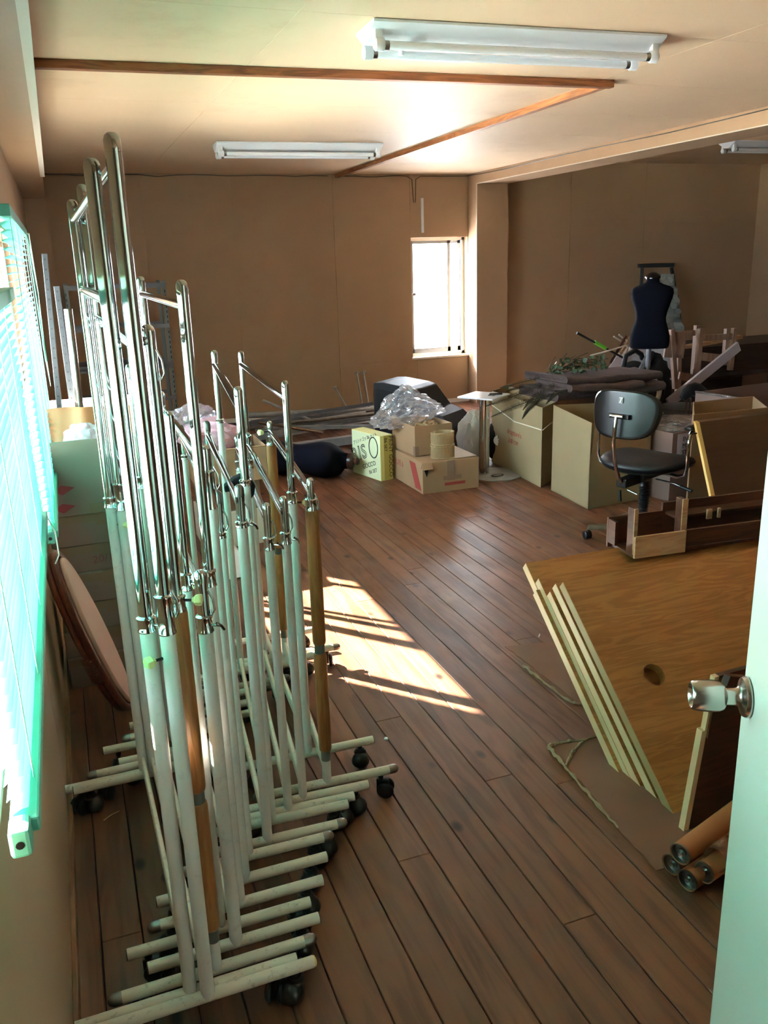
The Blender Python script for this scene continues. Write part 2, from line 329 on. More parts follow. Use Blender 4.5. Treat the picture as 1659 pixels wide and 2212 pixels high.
# ceiling sheets on a base
ceil = struct(box('ceiling', XL-.3, 4.66, -1.6, YF+.2, ZC+.006, ZC+.1, SUBF))
ys = [-1.6, -.4, .5, 1.41, 2.32, 3.23, 4.14, 5.05, 5.96, 6.87, 7.78, YF]
xs = [XL, .92, 2.74, XB+.02]
for i, (ya, yb) in enumerate(zip(ys, ys[1:])):
    for xa, xb in zip(xs, xs[1:]):
        d = .9 if i % 2 else 0
        box('panel', xa+.001, xb-.001, ya+.001, yb-.001, ZC, ZC+.008, CEIL, ceil, bevel=.0006)
struct(box('ceiling_side', 4.5, XR+.2, -.1, YF+.2, 2.57, 2.67, CEIL))
# beams and columns
bl = struct(box('trim_1', XL-.01, .012, -1.5, 8.36, 2.19, ZC-.003, WALL))
box('pale_edge_strip', -.004, .024, 1.2, 6.4, 2.186, 2.20, EDGEW, bl)  # white strip put in for the bright light from the gap along this beam
struct(box('trim_2', XL-.01, .012, 8.36, YF, 0, ZC-.003, WALL))
br = struct(box('trim_3', XB, 4.68, .2, YF, 2.333, 2.58, WALL))
box('pale_edge_strip', XB-.003, XB+.012, .22, YP-.01, 2.329, 2.336, EDGEW, br)
pc = struct(box('trim_4', XB, 4.68, YP, YF, 0, 2.333, WALL))
box('pale_edge_strip', XB-.002, XB+.006, YP-.004, YP+.006, 0, 2.333, EDGEW, pc)
# ceiling battens
for (a, c, m) in (((.014, 4.17), (2.80, 4.07), BATT), ((2.76, 4.10), (2.82, YF-.012), BATTY)):
    A = Vector((*a, ZC-.036)); D = (Vector((*c, ZC-.036))-A); u = D.normalized(); v = Vector((u.y, -u.x, 0))*.022; h = Vector((0, 0, .018))
    b = bmesh.new(); bm_prism(b, [A+v+h, A-v+h, A-v-h, A+v-h], (0, 0, 0), D)
    o = obj('trim_5' if m is BATT else 'trim_6', b, m, bevel=.002); struct(o); o.location.z = .0175
# windows
def window(name, axis, w, planes, stiles, glass, sillm=ALUW):
    """frame, sashes and panes of a sliding window; axis 'x' lies in a wall of constant x"""
    a0, a1, z0, z1 = w; pf, th = planes
    def bx(nm, u0, u1, q0, q1, zz0, zz1, m, par): 
        return box(nm, q0, q1, u0, u1, zz0, zz1, m, par) if axis == 'x' else box(nm, u0, u1, q0, q1, zz0, zz1, m, par)
    b = bmesh.new()
    def add(u0, u1, zz0, zz1, q0=pf-th/2, q1=pf+th/2):
        bm_box(b, *((q0, q1, u0, u1) if axis == 'x' else (u0, u1, q0, q1)), zz0, zz1)
    add(a0, a0+.03, z0, z1); add(a1-.03, a1, z0, z1); add(a0, a1, z0, z0+.035); add(a0, a1, z1-.03, z1)
    root = struct(obj(name, b, ALUW))
    for k, (u0, u1) in enumerate(stiles):
        q = pf + (.012 if k % 2 else -.012); f = .035
        bb = bmesh.new()
        for (p0, p1, r0, r1) in ((u0, u0+f, z0+.035, z1-.03), (u1-f, u1, z0+.035, z1-.03), (u0, u1, z0+.035, z0+.085), (u0, u1, z1-.06, z1-.03)):
            bm_box(bb, *((q-.012, q+.012, p0, p1) if axis == 'x' else (p0, p1, q-.012, q+.012)), r0, r1)
        s = obj('sash', bb, ALU, root)
        bx('pane', u0+f, u1-f, q-.002, q+.002, z0+.085, z1-.06, glass, s)
    return root
w1 = window('window_1', 'x', W1, (-.30, .07), ((.88, 1.62), (1.58, 2.33)), GLASS)
w2 = window('window_2', 'x', W2, (-.30, .07), ((2.63, 4.40), (4.36, 4.93), (4.885, 5.80)), GLASS)
w3 = window('window_3', 'y', W3, (YF+.13, .07), ((3.65, 4.13), (4.09, 4.265)), FROST)
box('latch', 3.66, 3.70, YF+.07, YF+.11, 1.20, 1.23, ALU, w3, bevel=.003)
for ww, (y0, y1) in ((w1, W1[:2]), (w2, W2[:2])):
    box('sill', -.27, -.155, y0-.01, y1+.01, .915, .934, EDGEW, ww, bevel=.003)
box('sill', W3[0]-.015, W3[1], YF-.02, YF+.1, .515, .537, EDGEW, w3, bevel=.003)
# ground outside
rf_ = struct(box('bounce_ledge', -2.2, -.42, 2.2, 9.5, .70, .74, mat('bounce_white', (236, 236, 232), .45)))  # unseen white ledge, added to bounce sunlight up onto the ceiling
struct(box('ground', -60, 60, -60, 80, -3.3, -3.2, mat('asphalt', (74, 74, 72), .9)))
# ================================================================== CEILING LIGHTS AND WIRES
def ceiling_light(label, c, ang, L=1.25, z=ZC, twin=True):
    t = thing('ceiling_light', label, 'ceiling light', (c[0], c[1], z), 'fluorescent battens on the ceiling')
    R = Matrix.Translation((c[0], c[1], z)) @ Matrix.Rotation(ang, 4, 'Z')
    T = lambda *p: R @ Vector(p)
    b = bmesh.new(); prof = [(-.115, -.002), (-.115, -.012), (-.03, -.062), (.03, -.062), (.115, -.012), (.115, -.002)]
    bm_prism(b, [T(-L/2, y, zz) for y, zz in prof], T(-L/2, 0, 0), T(L/2, 0, 0)); obj('housing', b, LAMPW, t, bevel=.002)
    for s in (-1, 1):
        for e in (-1, 1):
            b = bmesh.new(); M = R @ Matrix.Translation((e*(L/2-.03), s*.072, -.078)) @ Matrix.Rotation(e*PI/2, 4, 'Y')
            bm_lathe(b, [(0, -.022), (.018, -.022), (.021, -.016), (.021, .012), (.015, .018), (0, .018)], 16, M, 1.15)
            bm_box(b, e*(L/2-.03)-.014, e*(L/2-.03)+.014, s*.072-.012, s*.072+.012, -.07, -.028, R); obj('lamp_holder', b, LAMPW, t, smooth=40)
        u = tube('lamp_tube', [T(-L/2+.045, s*.072, -.08), T(L/2-.045, s*.072, -.08)], .0155, TUBEW, t, 16)
        for e in (-1, 1): tube('end_band', [T(e*(L/2-.07), s*.072, -.08), T(e*(L/2-.046), s*.072, -.08)], .0162, CHROMED, u, 16)
        tube('starter', [T(-L/2+.16, s*.045, -.066), T(-L/2+.16, s*.045, -.088)], .01, LAMPW, t, 10)
    return t
pa, pb = onz(800, 52, ZC), onz(1440, 88, ZC)
ceiling_light('large twin-tube fluorescent light nearest the camera, top of the picture', (1.83, 3.33), math.atan2(-.05, 1.26))
ceiling_light('twin-tube fluorescent light beyond the cross batten, above the clothes racks', (1.83, 6.62), math.atan2(-.05, 1.26))
pl = onz(1571, 305, 2.57)
ceiling_light('fluorescent light in the dark corner behind the right-hand beam', (pl.x+.62, pl.y), 0, z=2.57)
def wire(name, label, pts, r=.004, group=None):
    b = bmesh.new(); bm_tube(b, pts, r, 6); return tag(obj(name, b, CABLE, smooth=60), label, 'cable', group)
rw = random.Random(5)
pts = [Vector((.02+i*(2.7/16), YF-.016, ZC-.014+rw.uniform(-.005, .004)-(.01 if i % 4 == 2 else 0))) for i in range(17)]
wire('cable', 'thin grey cable along the top of the far wall, left of the batten', pts)
pts = [Vector((2.9+i*(.68/6), YF-.018, ZC-.016+rw.uniform(-.006, .003)-(.012 if i in (2, 3) else 0))) for i in range(7)] + [Vector((3.64, YF-.018, ZC-.05)), Vector((3.655, YF-.018, 2.16))]
wire('cable', 'grey cable turning down the far wall to the white cable cover', pts)
pts = [Vector((3.675, YF-.018, 2.16)), Vector((3.685, YF-.018, ZC-.05)), Vector((3.74, YF-.018, ZC-.018)), Vector((4.0, YF-.018, ZC-.02)), Vector((4.26, YF-.02, ZC-.018)), Vector((XB-.012, 8.7, ZC-.016))] + [Vector((XB-.01, 8.5-i*.5, ZC-.022-.006*math.sin(i*1.3))) for i in range(12)]
wire('cable', 'black cable running along the right-hand ceiling beam', pts)
xc = ony(911, 465, YF).x
tag(box('cable_cover', xc-.014, xc+.014, YF-.026, YF-.007, ony(911, 503, YF).z, ony(908, 428, YF).z, LAMPW, bevel=.003), 'short white cable cover on the wall above the bright window', 'cable cover')
# ================================================================== BLINDS
def blind(label, X, y0, y1, z0, z1, tilt, seed=0, sw=.025, pitch=.0212):
    r = random.Random(seed)
    t = thing('venetian_blind', label, 'blind', (X, (y0+y1)/2, z1))
    box('headrail', X-.02, X+.02, y0, y1, z1-.03, z1, TEALP, t, bevel=.002)
    n = int((z1-z0-.05)/pitch)
    for i in range(n):
        z = z1-.045-i*pitch; b = bmesh.new(); a = tilt+r.uniform(-.05, .05); prev = None
        for k in range(5):
            s = (k/4-.5)*sw; px = math.cos(a)*s; pz = math.sin(a)*s + .0028*(1-(2*k/4-1)**2)
            c = [b.verts.new((X+px, y, z+pz)) for y in (y0+.004, y1-.004)]
            if prev: b.faces.new((prev[0], c[0], c[1], prev[1]))
            prev = c
        obj('slat', b, TEAL, t, smooth=180)
    br_ = box('bottom_rail', X-.012, X+.021, y0, y1, z0+.002, z0+.022, TEALP, t, bevel=.003)
    b = bmesh.new(); bm_box(b, X-.012, X+.012, y0-.035, y0+.002, z0-.006, z0+.03); e = obj('end_cap', b, TEALP, br_, bevel=.005)
    b = bmesh.new(); bm_tube(b, [(X, y0-.036, z0+.012), (X, y0-.0345, z0+.012)], .005, 10); obj('hole', b, BLACKP, br_)
    m = int((y1-y0)/.42)+1
    for i in range(m+1):
        y = y0+.09+(y1-y0-.18)*i/m
        b = bmesh.new()
        for d in (-1, 1): bm_tube(b, [(X+d*.0135, y, z1-.03), (X+d*.0135, y, z0+.01)], .0011, 4)
        obj('ladder_cord', b, CORD, t)
    return t
blind('teal venetian blind on the nearer window, its bottom rail end beside the racks', -.12, .96, 2.38, .955, 1.56, .42, 1)
t = blind('teal venetian blind on the farther window with slats half open', -.105, 2.50, 4.06, .86, 1.765, .25, 2)
tube('wand', [(-.085, 3.96, 1.74), (-.082, 3.97, 1.45), (-.08, 3.97, 1.22)], .0035, TEALP, t, 8)
b = bmesh.new()
for k, (dx, dy) in enumerate(((0, 0), (.006, .02))): bm_tube(b, [(-.085+dx, 4.08+dy, 1.75), (-.075, 4.1+dy, 1.5), (-.08-dx, 4.08, 1.28), (-.078, 4.09, 1.1)], .0016, 6)
obj('pull_cord', b, CORD, t)
b = bmesh.new(); bm_tube(b, [(-.105, 2.37, .975), (-.085, 2.33, .93), (-.083, 2.31, .87), (-.095, 2.30, .85)], .002, 6)
tag(obj('cord', b, CORD, smooth=60), 'loose white cord loop hanging from the far end of the blind rail', 'cord')
# ================================================================== GARMENT RACKS
ZB = .085
def caster(parent, p, kind, ang):
    """p: point on the bar; kind 'ball' hooded metal, 'twin' black wheels"""
    M = Matrix.Translation((p.x, p.y, 0)) @ Matrix.Rotation(ang, 4, 'Z')
    b = bmesh.new()
    if kind == 'ball':
        bm_lathe(b, [(0, .074), (.008, .074), (.008, .066), (.014, .064), (.015, .060), (.012, .058), (.019, .056), (.021, .050), (.018, .047)], 12, M)
        bm_lathe(b, [(.0, .058), (.012, .056), (.024, .044), (.029, .030), (.028, .020), (.024, .014), (.02, .02), (0, .04)], 14, M @ Matrix.Translation((.012, 0, -.002)))
        c = obj('caster', b, DARKM, parent, smooth=40)
        b = bmesh.new(); bm_lathe(b, [(0, -.009), (.018, -.009), (.0215, -.005), (.0215, .005), (.018, .009), (0, .009)], 14, M @ Matrix.Translation((.014, 0, .0217)) @ Matrix.Rotation(PI/2, 4, 'X'))
        obj('wheel', b, RUBBER, c, smooth=40)
    else:
        bm_lathe(b, [(0, .074), (.009, .074), (.009, .058), (0, .058)], 10, M)
        bm_box(b, -.014, .026, -.006, .006, .022, .060, M)
        c = obj('caster', b, BLACKP, parent, smooth=40, bevel=.002)
        for s in (-1, 1):
            b = bmesh.new(); bm_lathe(b, [(0, -.007), (.022, -.007), (.0265, -.003), (.0265, .003), (.022, .007), (.01, .0085), (0, .0085)], 16, M @ Matrix.Translation((.014, s*.0145, .0267)) @ Matrix.Rotation(-s*PI/2, 4, 'X'))
            obj('wheel', b, BLACKP, c, smooth=40)
def rack(label, near, far, ztop, zs, sl=.045, rw=.0145, rc=.0125, half=.222, dome=(0, 0), bar2=None, grip=False, knob=None, ck='ball', zc=None, cap=None, hook=False, wing=False, ybar=(0, 0), seed=0, barz=.05, ftop=None, clampend=False):
    r = random.Random(seed+11)
    nx, ny = near; fx, fy = far
    t = thing('garment_rack', label, 'clothes rack', ((nx+fx)/2, (ny+fy)/2, 0), 'clothes racks parked nested along the window wall')
    d = Vector((fx-nx, fy-ny, 0)).normalized(); a0 = math.atan2(d.y, d.x)-PI/2
    rb = .0135
    for e, (x, y) in enumerate((near, far)):
        a = a0*.5+ybar[e]; u = Vector((math.cos(a), math.sin(a), 0)); c = Vector((x, y, ZB))
        bar = tube('base_bar', [c-u*half, c+u*half], rb, WHITEB, t, 14)
        for s in (-1, 1):
            q = c+u*half*s
            if dome[0 if s < 0 else 1]: lathe('end_cap', [(rb+.0007, -.018), (rb+.0007, 0), (rb*.85, .007), (rb*.45, .0115), (0, .013)], CHROMED, bar, align(q, u*s), 14)
            elif seed % 5 == 0 and s > 0: lathe('end_cap', [(rb*.96, -.004), (rb*.96, .003), (rb*.5, .006), (0, .0065)], ENDCAP, bar, align(q, u*s), 12)
            else: lathe('end_cap', [(rb*.95, -.004), (rb*.95, .002), (0, .003)], DARKM, bar, align(q, u*s), 12)
            caster(t, c+u*(half-.045)*s, ck, r.uniform(0, 6.28))
    tops = []
    for e, (x, y) in enumerate((near, far)):
        zt = ztop if (e == 0 or ftop is None) else ftop
        z_s = zs if (e == 0 or zc is None) else zc
        lo = z_s-sl
        if grip:
            b = bmesh.new(); bm_tube(b, [(x, y, ZB), (x, y, .19)], .0135, 14); p = obj('post', b, WHITE, t, smooth=50)
            zb = [.175, .205]; zm = .175+(lo-.175)*.46
            lathe('band', [(.0145, .165), (.0145, .197)], BAND, p, Matrix.Translation((x, y, 0)), 16)
            for g0, g1 in ((.195, zm-.012), (zm+.012, lo+.004)):
                lathe('wood_grip', [(.013, g0), (.0175, g0+.004), (.0190, g0+.012), (.0190, g1-.012), (.0175, g1-.003), (.013, g1)], GRIP, t, Matrix.Translation((x, y, 0)), 18)
            lathe('band', [(.0148, zm-.016), (.0148, zm+.016)], BAND, p, Matrix.Translation((x, y, 0)), 16)
        else:
            p = tube('post', [(x, y, ZB), (x, y, lo+.01)], rw, WHITE, t, 18)
        up = tube('upper_post', [(x, y, lo), (x, y, zt-.012)], rc, CHROME, t, 18)
        lathe('dome_cap', [(rc+.0004, zt-.03), (rc+.0004, zt-.012), (rc*.86, zt-.005), (rc*.5, zt-.001), (0, zt)], CHROME if not cap else CHROMED, up, Matrix.Translation((x, y, 0)), 18)
        q = rw+.0012 if not grip else .0165
        lathe('collar', [(rc, z_s+.003), (q-.001, z_s+.003), (q+.0018, z_s), (q+.0018, z_s-.003), (q, z_s-.006), (q, lo+.004), (q+.0014, lo+.002), (q+.0014, lo-.001), (rw*.9, lo-.002)], CHROME, t, Matrix.Translation((x, y, 0)), 20)
        if e == 0 and hook:
            zz = z_s-.02 if sl > .06 else zt-.075
            rr = (q if sl > .06 else rc)
            tube('hook', [(x+rr-.002, y-rr*.5, zz+.03), (x+rr+.006, y-rr*.8, zz+.012), (x+rr+.008, y-rr*.8, zz-.012), (x+rr+.002, y-rr*.6, zz-.024), (x+rr-.001, y-rr*.45, zz-.012)], .0023, CHROME, t, 8)
        if e == 0 and wing:
            b = bmesh.new(); zz = z_s-sl*.6
            bm_tube(b, [(x+q-.002, y-.008, zz), (x+q+.014, y-.02, zz)], .003, 8); bm_tube(b, [(x+q+.004, y-.022, zz+.008), (x+q+.014, y-.02, zz), (x+q+.02, y-.012, zz-.012)], .0032, 8)
            obj('wing_bolt', b, CHROME, t, smooth=50)
        if knob and e in knob[2]:
            zz, side = knob[0], knob[1]; b = bmesh.new(); dd = Vector((side, -.35, 0)).normalized(); P0 = Vector((x, y, zz))
            tube('knob_stem', [P0+dd*.01, P0+dd*(q+.012)], .003, BLACKP, t, 8)
            M = align(P0+dd*(q+.014), dd)
            bm_lathe(b, [(0, 0), (.007, 0), (.008, .004), (.013, .006), (.014, .016), (.012, .019), (0, .019)], 5, M, 1.15, .85); obj('knob', b, LEVER, t, smooth=30, bevel=.001)
        tops.append(Vector((x, y, zt-barz)))
    tube('hanging_bar', tops, .0105, CHROME, t, 16)
    if bar2: tube('lower_hanging_bar', [Vector((nx, ny, bar2)), Vector((fx, fy, bar2))], .0105, CHROME, t, 16)
    A, B = Vector((nx, ny, .128)), Vector((fx, fy, .128)); v = Vector((d.y, -d.x, 0))*.007; h = Vector((0, 0, .019))
    b = bmesh.new(); bm_prism(b, [A+v+h*.7, A+v*.6+h, A-v*.6+h, A-v+h*.7, A-v-h*.7, A-v*.6-h, A+v*.6-h, A+v-h*.7], A, B); obj('lower_rail', b, WHITEB, t, bevel=.002)
    return t
def zp(px, py, Y): return ony(px, py, Y).z
rack('nearest white clothes rack with the tallest chrome posts, long chrome sleeves and hook', (.113, 1.517), (.094, 2.43), 1.806, zp(356, 1285, 1.517), .075, .0150, .0135, .238, (0, 0), zp(292, 745, 1.517), knob=(zp(400, 1411, 1.517), -1, (0,)), hook=True, zc=zp(256, 1045, 2.43), seed=0)
rack('second white clothes rack from the camera, tall chrome posts with wing-bolt collars', (.079, 1.540), (.066, 2.442), 1.77, zp(312, 1333, 1.54), .027, .0150, .0132, .238, (0, 0), zp(222, 650, 1.54), wing=True, zc=zp(237, 1075, 2.44), knob=(zp(242, 1133, 2.44), .6, (1,)), ck='twin', seed=1)
t = rack('nearer clothes rack with wood-wrapped posts, between the tall chrome posts', (.142, 1.583), (.13, 2.49), 1.502, zp(386, 1285, 1.583), .030, grip=True, rc=.0125, dome=(1, 1), hook=True, knob=(zp(395, 1295, 1.583), 1, (0,)), ck='twin', seed=2)
rack('white clothes rack with short domed ringed post just right of the nearer wood-wrapped one', (.199, 1.643), (.195, 2.53), 1.010, zp(438, 1330, 1.643), .034, .0150, .0130, .200, (0, 0), wing=True, hook=True, seed=3)
rack('thin white clothes rack just right of the nearer wood-wrapped posts', (.176, 1.701), (.170, 2.62), 1.327, zp(398, 1240, 1.70), .035, .0105, .0095, .218, (0, 0), wing=True, seed=4, ck='twin')
rack('white clothes rack with a yellowed lever knob low on its tall chrome post', (.233, 1.765), (.236, 2.67), 1.573, zp(447, 1232, 1.765), .035, .0128, .0115, .212, (1, 0), knob=(zp(446, 1250, 1.765), -.5, (0,)), seed=5+1)
rack('white clothes rack with a long polished sleeve and hook under a domed stub', (.260, 1.846), (.265, 2.746), 1.223, zp(452, 1016, 1.846), .085, .0150, .0125, .22, (0, 0), hook=True, seed=7)
rack('slender white clothes rack with a plain grey top and a small clip', (.292, 1.928), (.33, 2.83), 1.095, zp(478, 1150, 1.928), .012, .0095, .0085, .22, (1, 1), cap=True, hook=True, seed=8)
rack('white clothes rack with a dull steel cap and a bent clip at its collar', (.350, 1.971), (.42, 2.88), 1.093, zp(512, 1128, 1.971), .012, .0135, .0115, .214, (0, 1), cap=True, hook=True, wing=True, seed=9)
t = rack('white clothes rack with the plain ring collar that the black cloth hangs on', (.381, 2.051), (.484, 2.996), 1.316, zp(521, 1038, 2.051), .012, .0120, .0105, .222, (0, 0), zc=zp(481, 905, 2.996), seed=11)
rack('white clothes rack with low domed post and ringed collar, left of the two short ones', (.436, 2.080), (.54, 3.0), 1.008, zp(582, 1161, 2.08), .032, .0125, .0105, .196, (0, 0), wing=True, hook=True, seed=12)
rack('white clothes rack with low domed post and wing bolt, right of the short pair', (.490, 2.117), (.585, 3.03), 1.010, zp(620, 1150, 2.117), .030, .0125, .0105, .2, (0, 0), wing=True, hook=True, seed=13)
rack('farther clothes rack with wood-wrapped posts, rightmost of the nested group', (.579, 2.165), (.677, 3.064), 1.038, zp(668, 1078, 2.165), .030, grip=True, rc=.0105, half=.214, dome=(1, 1), hook=True, knob=(1.0, -1, (1,)), ck='twin', seed=14, barz=.04)
rack('farthest white clothes rack of the nested group, half lit by the sun', (.569, 2.341), (.628, 3.262), 1.281, zp(630, 1063, 2.341), .032, .0130, .0105, .218, (0, 0), knob=(zp(640, 1085, 2.34), 1, (0,)), zc=zp(529, 941, 3.262), seed=16)
# black cloth over the rack's bar
b = bmesh.new(); A = ony(548, 1050, 2.2); x, y, z = .395, 2.13, 0
pts = [(485, 1052), (505, 1035), (520, 1028), (545, 1040), (552, 1050), (549, 1070), (543, 1078), (536, 1076), (534, 1050), (500, 1062), (486, 1064)]
f = [b.verts.new(ony(px, py, 2.16)) for px, py in pts]; b.faces.new(f)
r_ = bmesh.ops.extrude_face_region(b, geom=b.faces[:]); bmesh.ops.translate(b, verts=[v for v in r_['geom'] if isinstance(v, bmesh.types.BMVert)], vec=(.004, .035, 0))
bmesh.ops.triangulate(b, faces=b.faces[:])
tag(obj('cloth_strap', b, mat('black_cloth', (14, 15, 20), .9), bevel=.003), 'small black cloth hooked over a rack post near its ring collar', 'cloth')
# ================================================================== THINGS ALONG THE LEFT WALL
def carton(name, label, corner, ang, w, d, z0, h, m, flaps=(), group=None, openbox=False, th=.004, tape=False, bulge=0):
    """cardboard box: corner = near corner on its base, ang = heading of its front face, w along it, d behind it"""
    t = thing(name, label, 'box', (corner[0], corner[1], z0), group)
    R = Matrix.Translation((corner[0], corner[1], z0)) @ Matrix.Rotation(ang, 4, 'Z')
    b = bmesh.new()
    if openbox:
        bm_box(b, 0, w, 0, d, 0, th, R)
        for q in ((0, w, 0, th), (0, w, d-th, d), (0, th, th, d-th), (w-th, w, th, d-th)): bm_box(b, *q, th, h, R)
        obj('carton_body', b, m, t)
    else:
        bm_box(b, 0, w, 0, d, 0, h, R); o = obj('carton_body', b, m, t, bevel=.003)
    for side, fl, tilt in flaps:
        b = bmesh.new()
        if side == 'front': F = R @ Matrix.Translation((0, 0, h)) @ Matrix.Rotation(tilt, 4, 'X'); bm_box(b, .004, w-.004, 0, th, 0, fl, F)
        if side == 'back': F = R @ Matrix.Translation((0, d, h)) @ Matrix.Rotation(-tilt, 4, 'X'); bm_box(b, .004, w-.004, -th, 0, 0, fl, F)
        if side == 'left': F = R @ Matrix.Translation((0, 0, h)) @ Matrix.Rotation(-tilt, 4, 'Y'); bm_box(b, 0, th, .004, d-.004, 0, fl, F)
        if side == 'right': F = R @ Matrix.Translation((w, 0, h)) @ Matrix.Rotation(tilt, 4, 'Y'); bm_box(b, -th, 0, .004, d-.004, 0, fl, F)
        obj('flap', b, m, t)
    if tape:
        b = bmesh.new(); bm_box(b, w/2-.025, w/2+.025, -.0006, d+.0006, h-.05, h+.0006, R) if not openbox else bm_box(b, w/2-.025, w/2+.025, -.0006, 0, 0, h*.3, R)
        obj('tape_strip', b, TAPE, t)
    return t, R
# stack of cartons below the far window
rs = random.Random(4); z = 0
hs = [.13, .11, .115, .12, .11, .125]
words = ['lowest', 'second from the floor', 'third from the floor', 'fourth from the floor', 'fifth up, handwriting on its front', 'sixth up, topmost closed one']
for i, h in enumerate(hs):
    t, R = carton('flat_carton', 'flat brown carton in the stack under the window, ' + words[i], (-.145+rs.uniform(0, .015), 3.29+rs.uniform(-.01, .01)), rs.uniform(-.01, .01), .37+rs.uniform(-.01, .02), .30, z, h-.0015, CARDG, group='cartons stacked under the window', tape=True)
    if i == 4: text('handwriting', '20/12/02', .045, R @ Vector((.13, -.0012, .03)), (1, 0, .06), (0, -.1, 1), mat('ink_red', (130, 70, 66), .7), t, .0001)
    b = bmesh.new(); bm_box(b, .0, .36, -.0012, .0, h-.035, h-.004, R); obj('tape_strip', b, TAPE, t)
    z += h
t, R = carton('open_carton', 'large open grey-brown carton on top of the stack, copper film showing behind its flap', (-.155, 3.28), 0, .385, .30, z, .13, CARDG, openbox=True, flaps=(('front', .155, .05), ('back', .15, -.04), ('left', .1, -.9)), tape=True)
for cx_, cz_ in ((.045, .03), (.05, .10)):
    b = bmesh.new(); bm_prism(b, [R @ Vector(p) for p in ((cx_, -.0012, cz_), (cx_+.03, -.0012, cz_-.018), (cx_+.075, -.0012, cz_+.008), (cx_+.03, -.0012, cz_+.02))], (0, 0, 0), (0, .0008, 0)); obj('red_mark', b, mat('mark_red', (150, 50, 60), .6), t)
ztop = z+.13
# copper-coloured film sheet standing in it
COPPER = mat('copper_film', (186, 106, 76), .25, 0, bump=.8, bscale=3.5)
b = bmesh.new(); n = 24; prev = None
for i in range(n+1):
    u = i/n; x = -.135+u*.36; y = 3.50+.012*math.sin(u*9)+.006*math.sin(u*23); zt_ = 1.075+.006*math.sin(u*5); c = [b.verts.new((x, y, ztop-.10)), b.verts.new((x, y+.012*math.sin(u*7+1), ztop+.06)), b.verts.new((x, y+.03, zt_))]
    if prev:
        for k in range(2): b.faces.new((prev[k], c[k], c[k+1], prev[k+1]))
    prev = c
tag(obj('film_sheet', b, COPPER, smooth=180, solid=.001), 'glossy copper-coloured film sheet standing in the open carton', 'film')
def crumple(name, c, r, h, m, label, cat, seed=0, n=4, amp=.25, parent=None, sz=1, thick=0):
    rr = random.Random(seed); b = bmesh.new(); bmesh.ops.create_icosphere(b, subdivisions=n, radius=1)
    waves = [(Vector((rr.uniform(-1, 1), rr.uniform(-1, 1), rr.uniform(-1, 1))).normalized()*rr.uniform(3, 11), rr.uniform(0, 6)) for _ in range(9)]
    for v in b.verts:
        p = v.co.normalized(); s = 1+amp*sum(abs(math.sin(p.dot(a)+ph))-.6 for a, ph in waves)/4
        v.co = Vector((c[0]+p.x*r[0]*s, c[1]+p.y*r[1]*s, c[2]+p.z*h*s))
    o = obj(name, b, m, parent, smooth=25, solid=thick)
    if not parent: tag(o, label, cat)
    return o
crumple('crumpled_paper', (.03, 3.45, ztop+.115), (.075, .05), .07, PINKP, 'pink and white crumpled paper sticking out of the open carton', 'paper', 3)
zw = ony(180, 876, 4.85).z; xw = ony(300, 880, 4.85).x
t, R = carton('white_carton', 'white carton catching direct sun behind the copper film', (-.15, 4.85), 0, xw+.15, .34, .0, zw-.04, CARDW)
box('styrofoam_pad', -.13, xw-.02, 4.87, 5.15, zw-.038, zw, mat('styrofoam', (245, 244, 240), .8), t, bevel=.01)
# rattan-rimmed oval seat leaning between the cartons and the racks
def oval(c, ax, ay, az, rx, ry, n=40): return [c + ax*math.cos(2*PI*i/n)*rx + ay*math.sin(2*PI*i/n)*ry for i in range(n)]
T0 = onx(104, 1195, -.10); 
top = Vector((-.115, 2.62, .80)); 
top = ony(120, 1200, 2.75); bot = onz(283, 1520, .03)
ax = (bot-top).normalized(); L_ = (bot-top).length; ctr = (top+bot)/2
ay = Vector((0, 0, 1)).cross(ax).normalized(); 
side = (ay*.40 + ax.cross(ay)*.92).normalized(); nrm = ax.cross(side).normalized()
if nrm.dot(EY-ctr) < 0: nrm = -nrm
t = thing('oval_stool_top', 'pinkish padded oval top with dark rattan rim leaning beside the racks', 'stool top', ctr)
b = bmesh.new(); bm_prism(b, oval(ctr, ax, side, nrm, L_/2*.95, .084), (0, 0, 0), nrm*.018); obj('padding', b, PINKC, t, smooth=50, bevel=.008)
ov = oval(ctr-nrm*.006, ax, side, nrm, L_/2, .097); b = bmesh.new(); bm_tube(b, ov+ov[:2], .014, 8, False); obj('rim', b, RATTAN, t, smooth=60)
ov = oval(ctr-nrm*.030, ax, side, nrm, L_/2*.99, .095); b = bmesh.new(); bm_tube(b, ov+ov[:2], .012, 8, False); obj('rim', b, RATTAN, t, smooth=60)
b = bmesh.new()
for i in range(14):
    p = ctr-nrm*.02+ax*(L_*(.0+i*.012))+side*(-.096); bm_tube(b, [p-nrm*.03, p+side*-.016, p+nrm*.02], .0035, 6)
obj('cane_wrap', b, RATTAN, t, smooth=60)
# tall steel sections leaning in the corner
def leaner(name, label, p0, p1, r, m, sq=False, holes=False, group='steel lengths leaning in the window corner'):
    p0, p1 = Vector(p0), Vector(p1); b = bmesh.new()
    if sq:
        u = (p1-p0).normalized(); v = Vector((1, 0, 0)); w_ = u.cross(v).normalized()
        bm_prism(b, [p0+v*r+w_*r*.7, p0-v*r+w_*r*.7, p0-v*r-w_*r*.7, p0+v*r-w_*r*.7], p0, p1); o = obj(name, b, m, bevel=.003)
        if holes:
            bb = bmesh.new(); nrm = -w_ if (-w_).dot(EY-p0) > 0 else w_
            for k in range(int((p1-p0).length/.05)):
                q = p1-u*(.03+k*.05)+nrm*(r*.7+.0005); bm_tube(bb, [q, q+nrm*.0006], .0045, 8)
            obj('slot_holes', bb, BLACKP, o)
    else: bm_tube(b, [p0, p1], r, 14); o = obj(name, b, m, smooth=50)
    return tag(o, label, 'metal bar', group)
